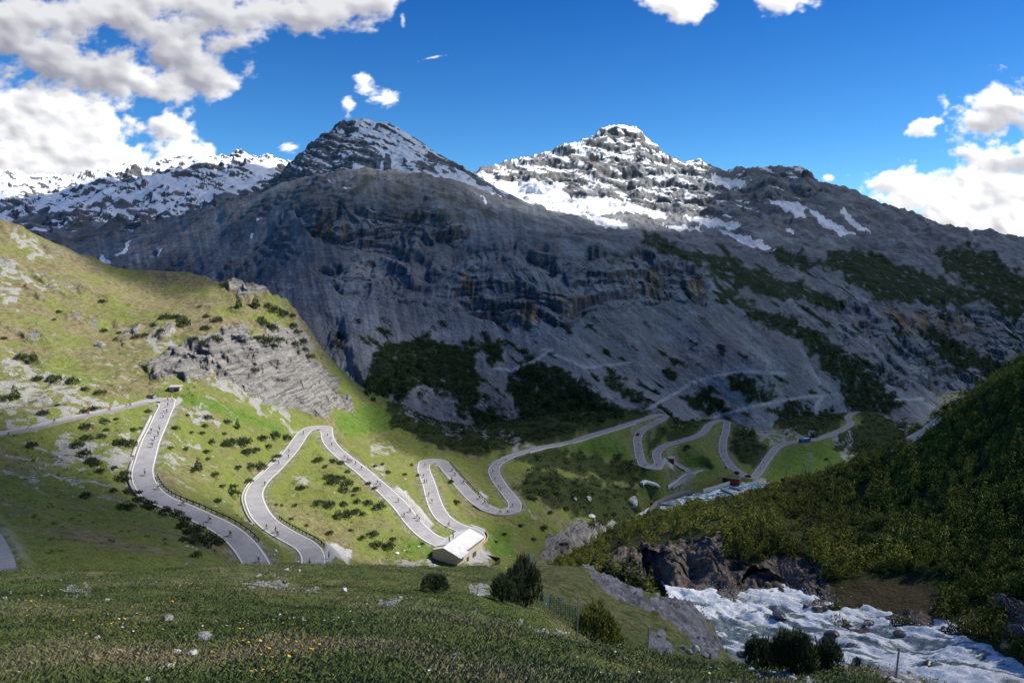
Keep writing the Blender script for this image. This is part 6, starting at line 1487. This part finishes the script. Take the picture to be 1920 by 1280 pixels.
pxwall('gallery', on_ground([(1203,907),(1209,903),(1222,906),(1232,909),(1236,913)], .4), 2.2, .9, plain('white_render', (.62, .62, .60), .8, .2), 'long low white roofed gallery on the bank above the river', 'gallery')
pxwall('river_wall', [(1217,962,-141.4),(1226,948,-141.2),(1240,938,-141.2),(1262,929,-141.4),(1280,924,-141.8),(1297,922,-142)], 1.2, 1.4, M_wallst, 'curved dark stone wall above the left bank of the teal river', down=3)
pxwall('ramp_wall', on_ground([(1252,913),(1268,903),(1284,891),(1300,888),(1318,883)], .5), .7, 1.1, M_pale, 'bent concrete retaining wall below the service road', down=2)
pxwall('weir_wall', [(1318,920,-142.6),(1340,914,-142.8),(1368,905,-143)], .9, 1.1, M_pale, 'straight concrete wall upstream along the weir basin', down=3)
pxwall('weir_sill', [(1352,917,-143.6),(1362,921,-143.8),(1376,927,-144)], .9, .5, M_pale, 'pale concrete sill across the river below the power house', 'weir', down=2)
pxwall('weir_sill', [(1368,912,-143.8),(1382,916,-144),(1398,921,-144.2)], .9, .5, M_pale, 'upper pale concrete sill across the river nearest the road bend', 'weir', down=2)
pxwall('weir_wall', [(1374,929,-143.6),(1390,922,-143.8),(1404,915,-144)], .8, 1.0, M_pale, 'short concrete wall on the near side of the weir', down=3)
pxwall('weir_deck', on_ground([(1402,906),(1420,906),(1442,904)], .3), 2.4, .6, M_pale, 'pale concrete deck right of the weir', 'platform')
# tunnel mouth
def portal():
    p = at(1641, 762, z=-159); r = empty('tunnel_portal', p + Vector((4, 0, 0)), -1.1); bm = bmesh.new(); box(bm, (-3.6, 0, 2), (1.2, 5, 6)); box(bm, (3.6, 0, 2), (1.2, 5, 6)); box(bm, (0, 0, 5.6), (8.4, 5.1, 1.2)); bm_obj('frame', bm, M_wallst, r)
    bm = bmesh.new(); box(bm, (0, 1.5, 2), (6, 1.5, 6)); bm_obj('tunnel_mouth', bm, plain('tunnel_dark', (.008, .008, .01), 1, 0), r); tag(r, 'dark tunnel portal at the right end of the far road', 'tunnel')
portal()
# lattice pylon
def pylon():
    p = at(1516, 893, z=-149.3); r = empty('power_pylon', p, .4); H = 17; M_st = plain('galvanised_steel', (.30, .32, .32), .5, .4)
    def leg(bm, a, b, rr=.07): tube(bm, a, b, rr, rr, 4, False)
    for sx in (-1, 1):
        for sy in (-1, 1): bm = bmesh.new(); leg(bm, (1.5*sx, 1.5*sy, -.5), (.3*sx, .3*sy, H)); bm_obj('leg', bm, M_st, r)
    bm = bmesh.new()
    for k in range(7):
        z0, z1 = k*H/7, (k + 1)*H/7; a = 1.5 - 1.2*z0/H; b = 1.5 - 1.2*z1/H
        for s in (-1, 1): leg(bm, (-a, a*s, z0), (b, b*s, z1), .045); leg(bm, (a*s, -a, z0), (b*s, b, z1), .045)
    bm_obj('bracing', bm, M_st, r)
    for z in (11, 13.5, 16): bm = bmesh.new(); leg(bm, (-2.6, 0, z), (2.6, 0, z), .09); leg(bm, (-2.6, 0, z), (0, 0, z + 1), .05); leg(bm, (2.6, 0, z), (0, 0, z + 1), .05); bm_obj('crossarm', bm, M_st, r)
    tag(r, 'faint lattice power pylon standing in the far green field', 'pylon')
pylon()
# ---- netting fence down the near gully
M_post = plain('fence_steel', (.22, .25, .26), .6, .4)
def netmat():
    m = NM('green_netting', .6, .3); m.color((.10, .22, .20))
    w1 = m.n('ShaderNodeTexWave', bands_direction='X'); w1.inputs['Scale'].default_value = 3.2; w2 = m.n('ShaderNodeTexWave', bands_direction='Z'); w2.inputs['Scale'].default_value = 3.2
    for w in (w1, w2): m.l(m.obj(), w.inputs['Vector'])
    m.put(m.b.inputs['Alpha'], m.math('MULTIPLY', m.math('MAXIMUM', m.ramp(w1.outputs['Fac'], .6, .9), m.ramp(w2.outputs['Fac'], .6, .9)), .75)); return m.m
M_net = netmat()
def net_fence(pts, h, label, lean=0):
    L = [h_[0] for h_ in (hit(x, y, [near]) for x, y in pts) if h_ and h_[0].y < 75]; r = empty('net_fence', L[0]); b0 = L[0]; tops = []
    for i, p in enumerate(L):
        hh = h[i] if isinstance(h, list) else h; t = p + Vector((lean*(1 if i % 2 else -.6), 0, hh)); tops.append(t)
        bm = bmesh.new(); tube(bm, p - b0 - Vector((0, 0, .2)), t - b0, .03, .03, 6); bm_obj('post', bm, M_post, r)
    for i in range(len(L) - 1):
        bm = bmesh.new(); n = 6; A = []
        for k in range(n + 1):
            f = k/n; sag = math.sin(f*math.pi)*.18
            A.append((bm.verts.new(L[i].lerp(L[i+1], f) - b0 + Vector((0, 0, .02))), bm.verts.new(tops[i].lerp(tops[i+1], f) - b0 - Vector((0, 0, sag)))))
        for k in range(n): bm.faces.new((A[k][0], A[k+1][0], A[k+1][1], A[k][1]))
        bm_obj('netting', bm, M_net, r)
    tag(r, label, 'fence')
net_fence([(974,1082),(986,1070),(992,1060),(1005,1062)], [.9, 1.5, .9, .6], 'crumpled green netting fence behind the tall pine bush on the crest', .25)
net_fence([(1016,1134),(1030,1142),(1052,1155),(1066,1165),(1082,1176)], [.55, .75, .9, .8, 1.0], 'sagging netting fence with steel posts in the grassy gully', .08)
bm = bmesh.new(); 
def lone_post(px, py, h, label):
    p = hit(px, py, [near, spur])[0]; bm = bmesh.new(); tube(bm, (0, 0, -.1), (.02, 0, h), .02, .018, 6); tube(bm, (0, 0, h*.9), (.02, 0, h*.9 + .02), .03, .03, 6); o = bm_obj('steel_post', bm, M_post); o.location = p; tag(o, label, 'post')
lone_post(1214, 1228, .7, 'thin steel post at the foot of the grey knoll'); lone_post(1680, 1268, .62, 'short rusty rod at the bottom right meadow edge'); lone_post(1082, 1199, 1.4, 'leaning steel post beside the sprawling bush')
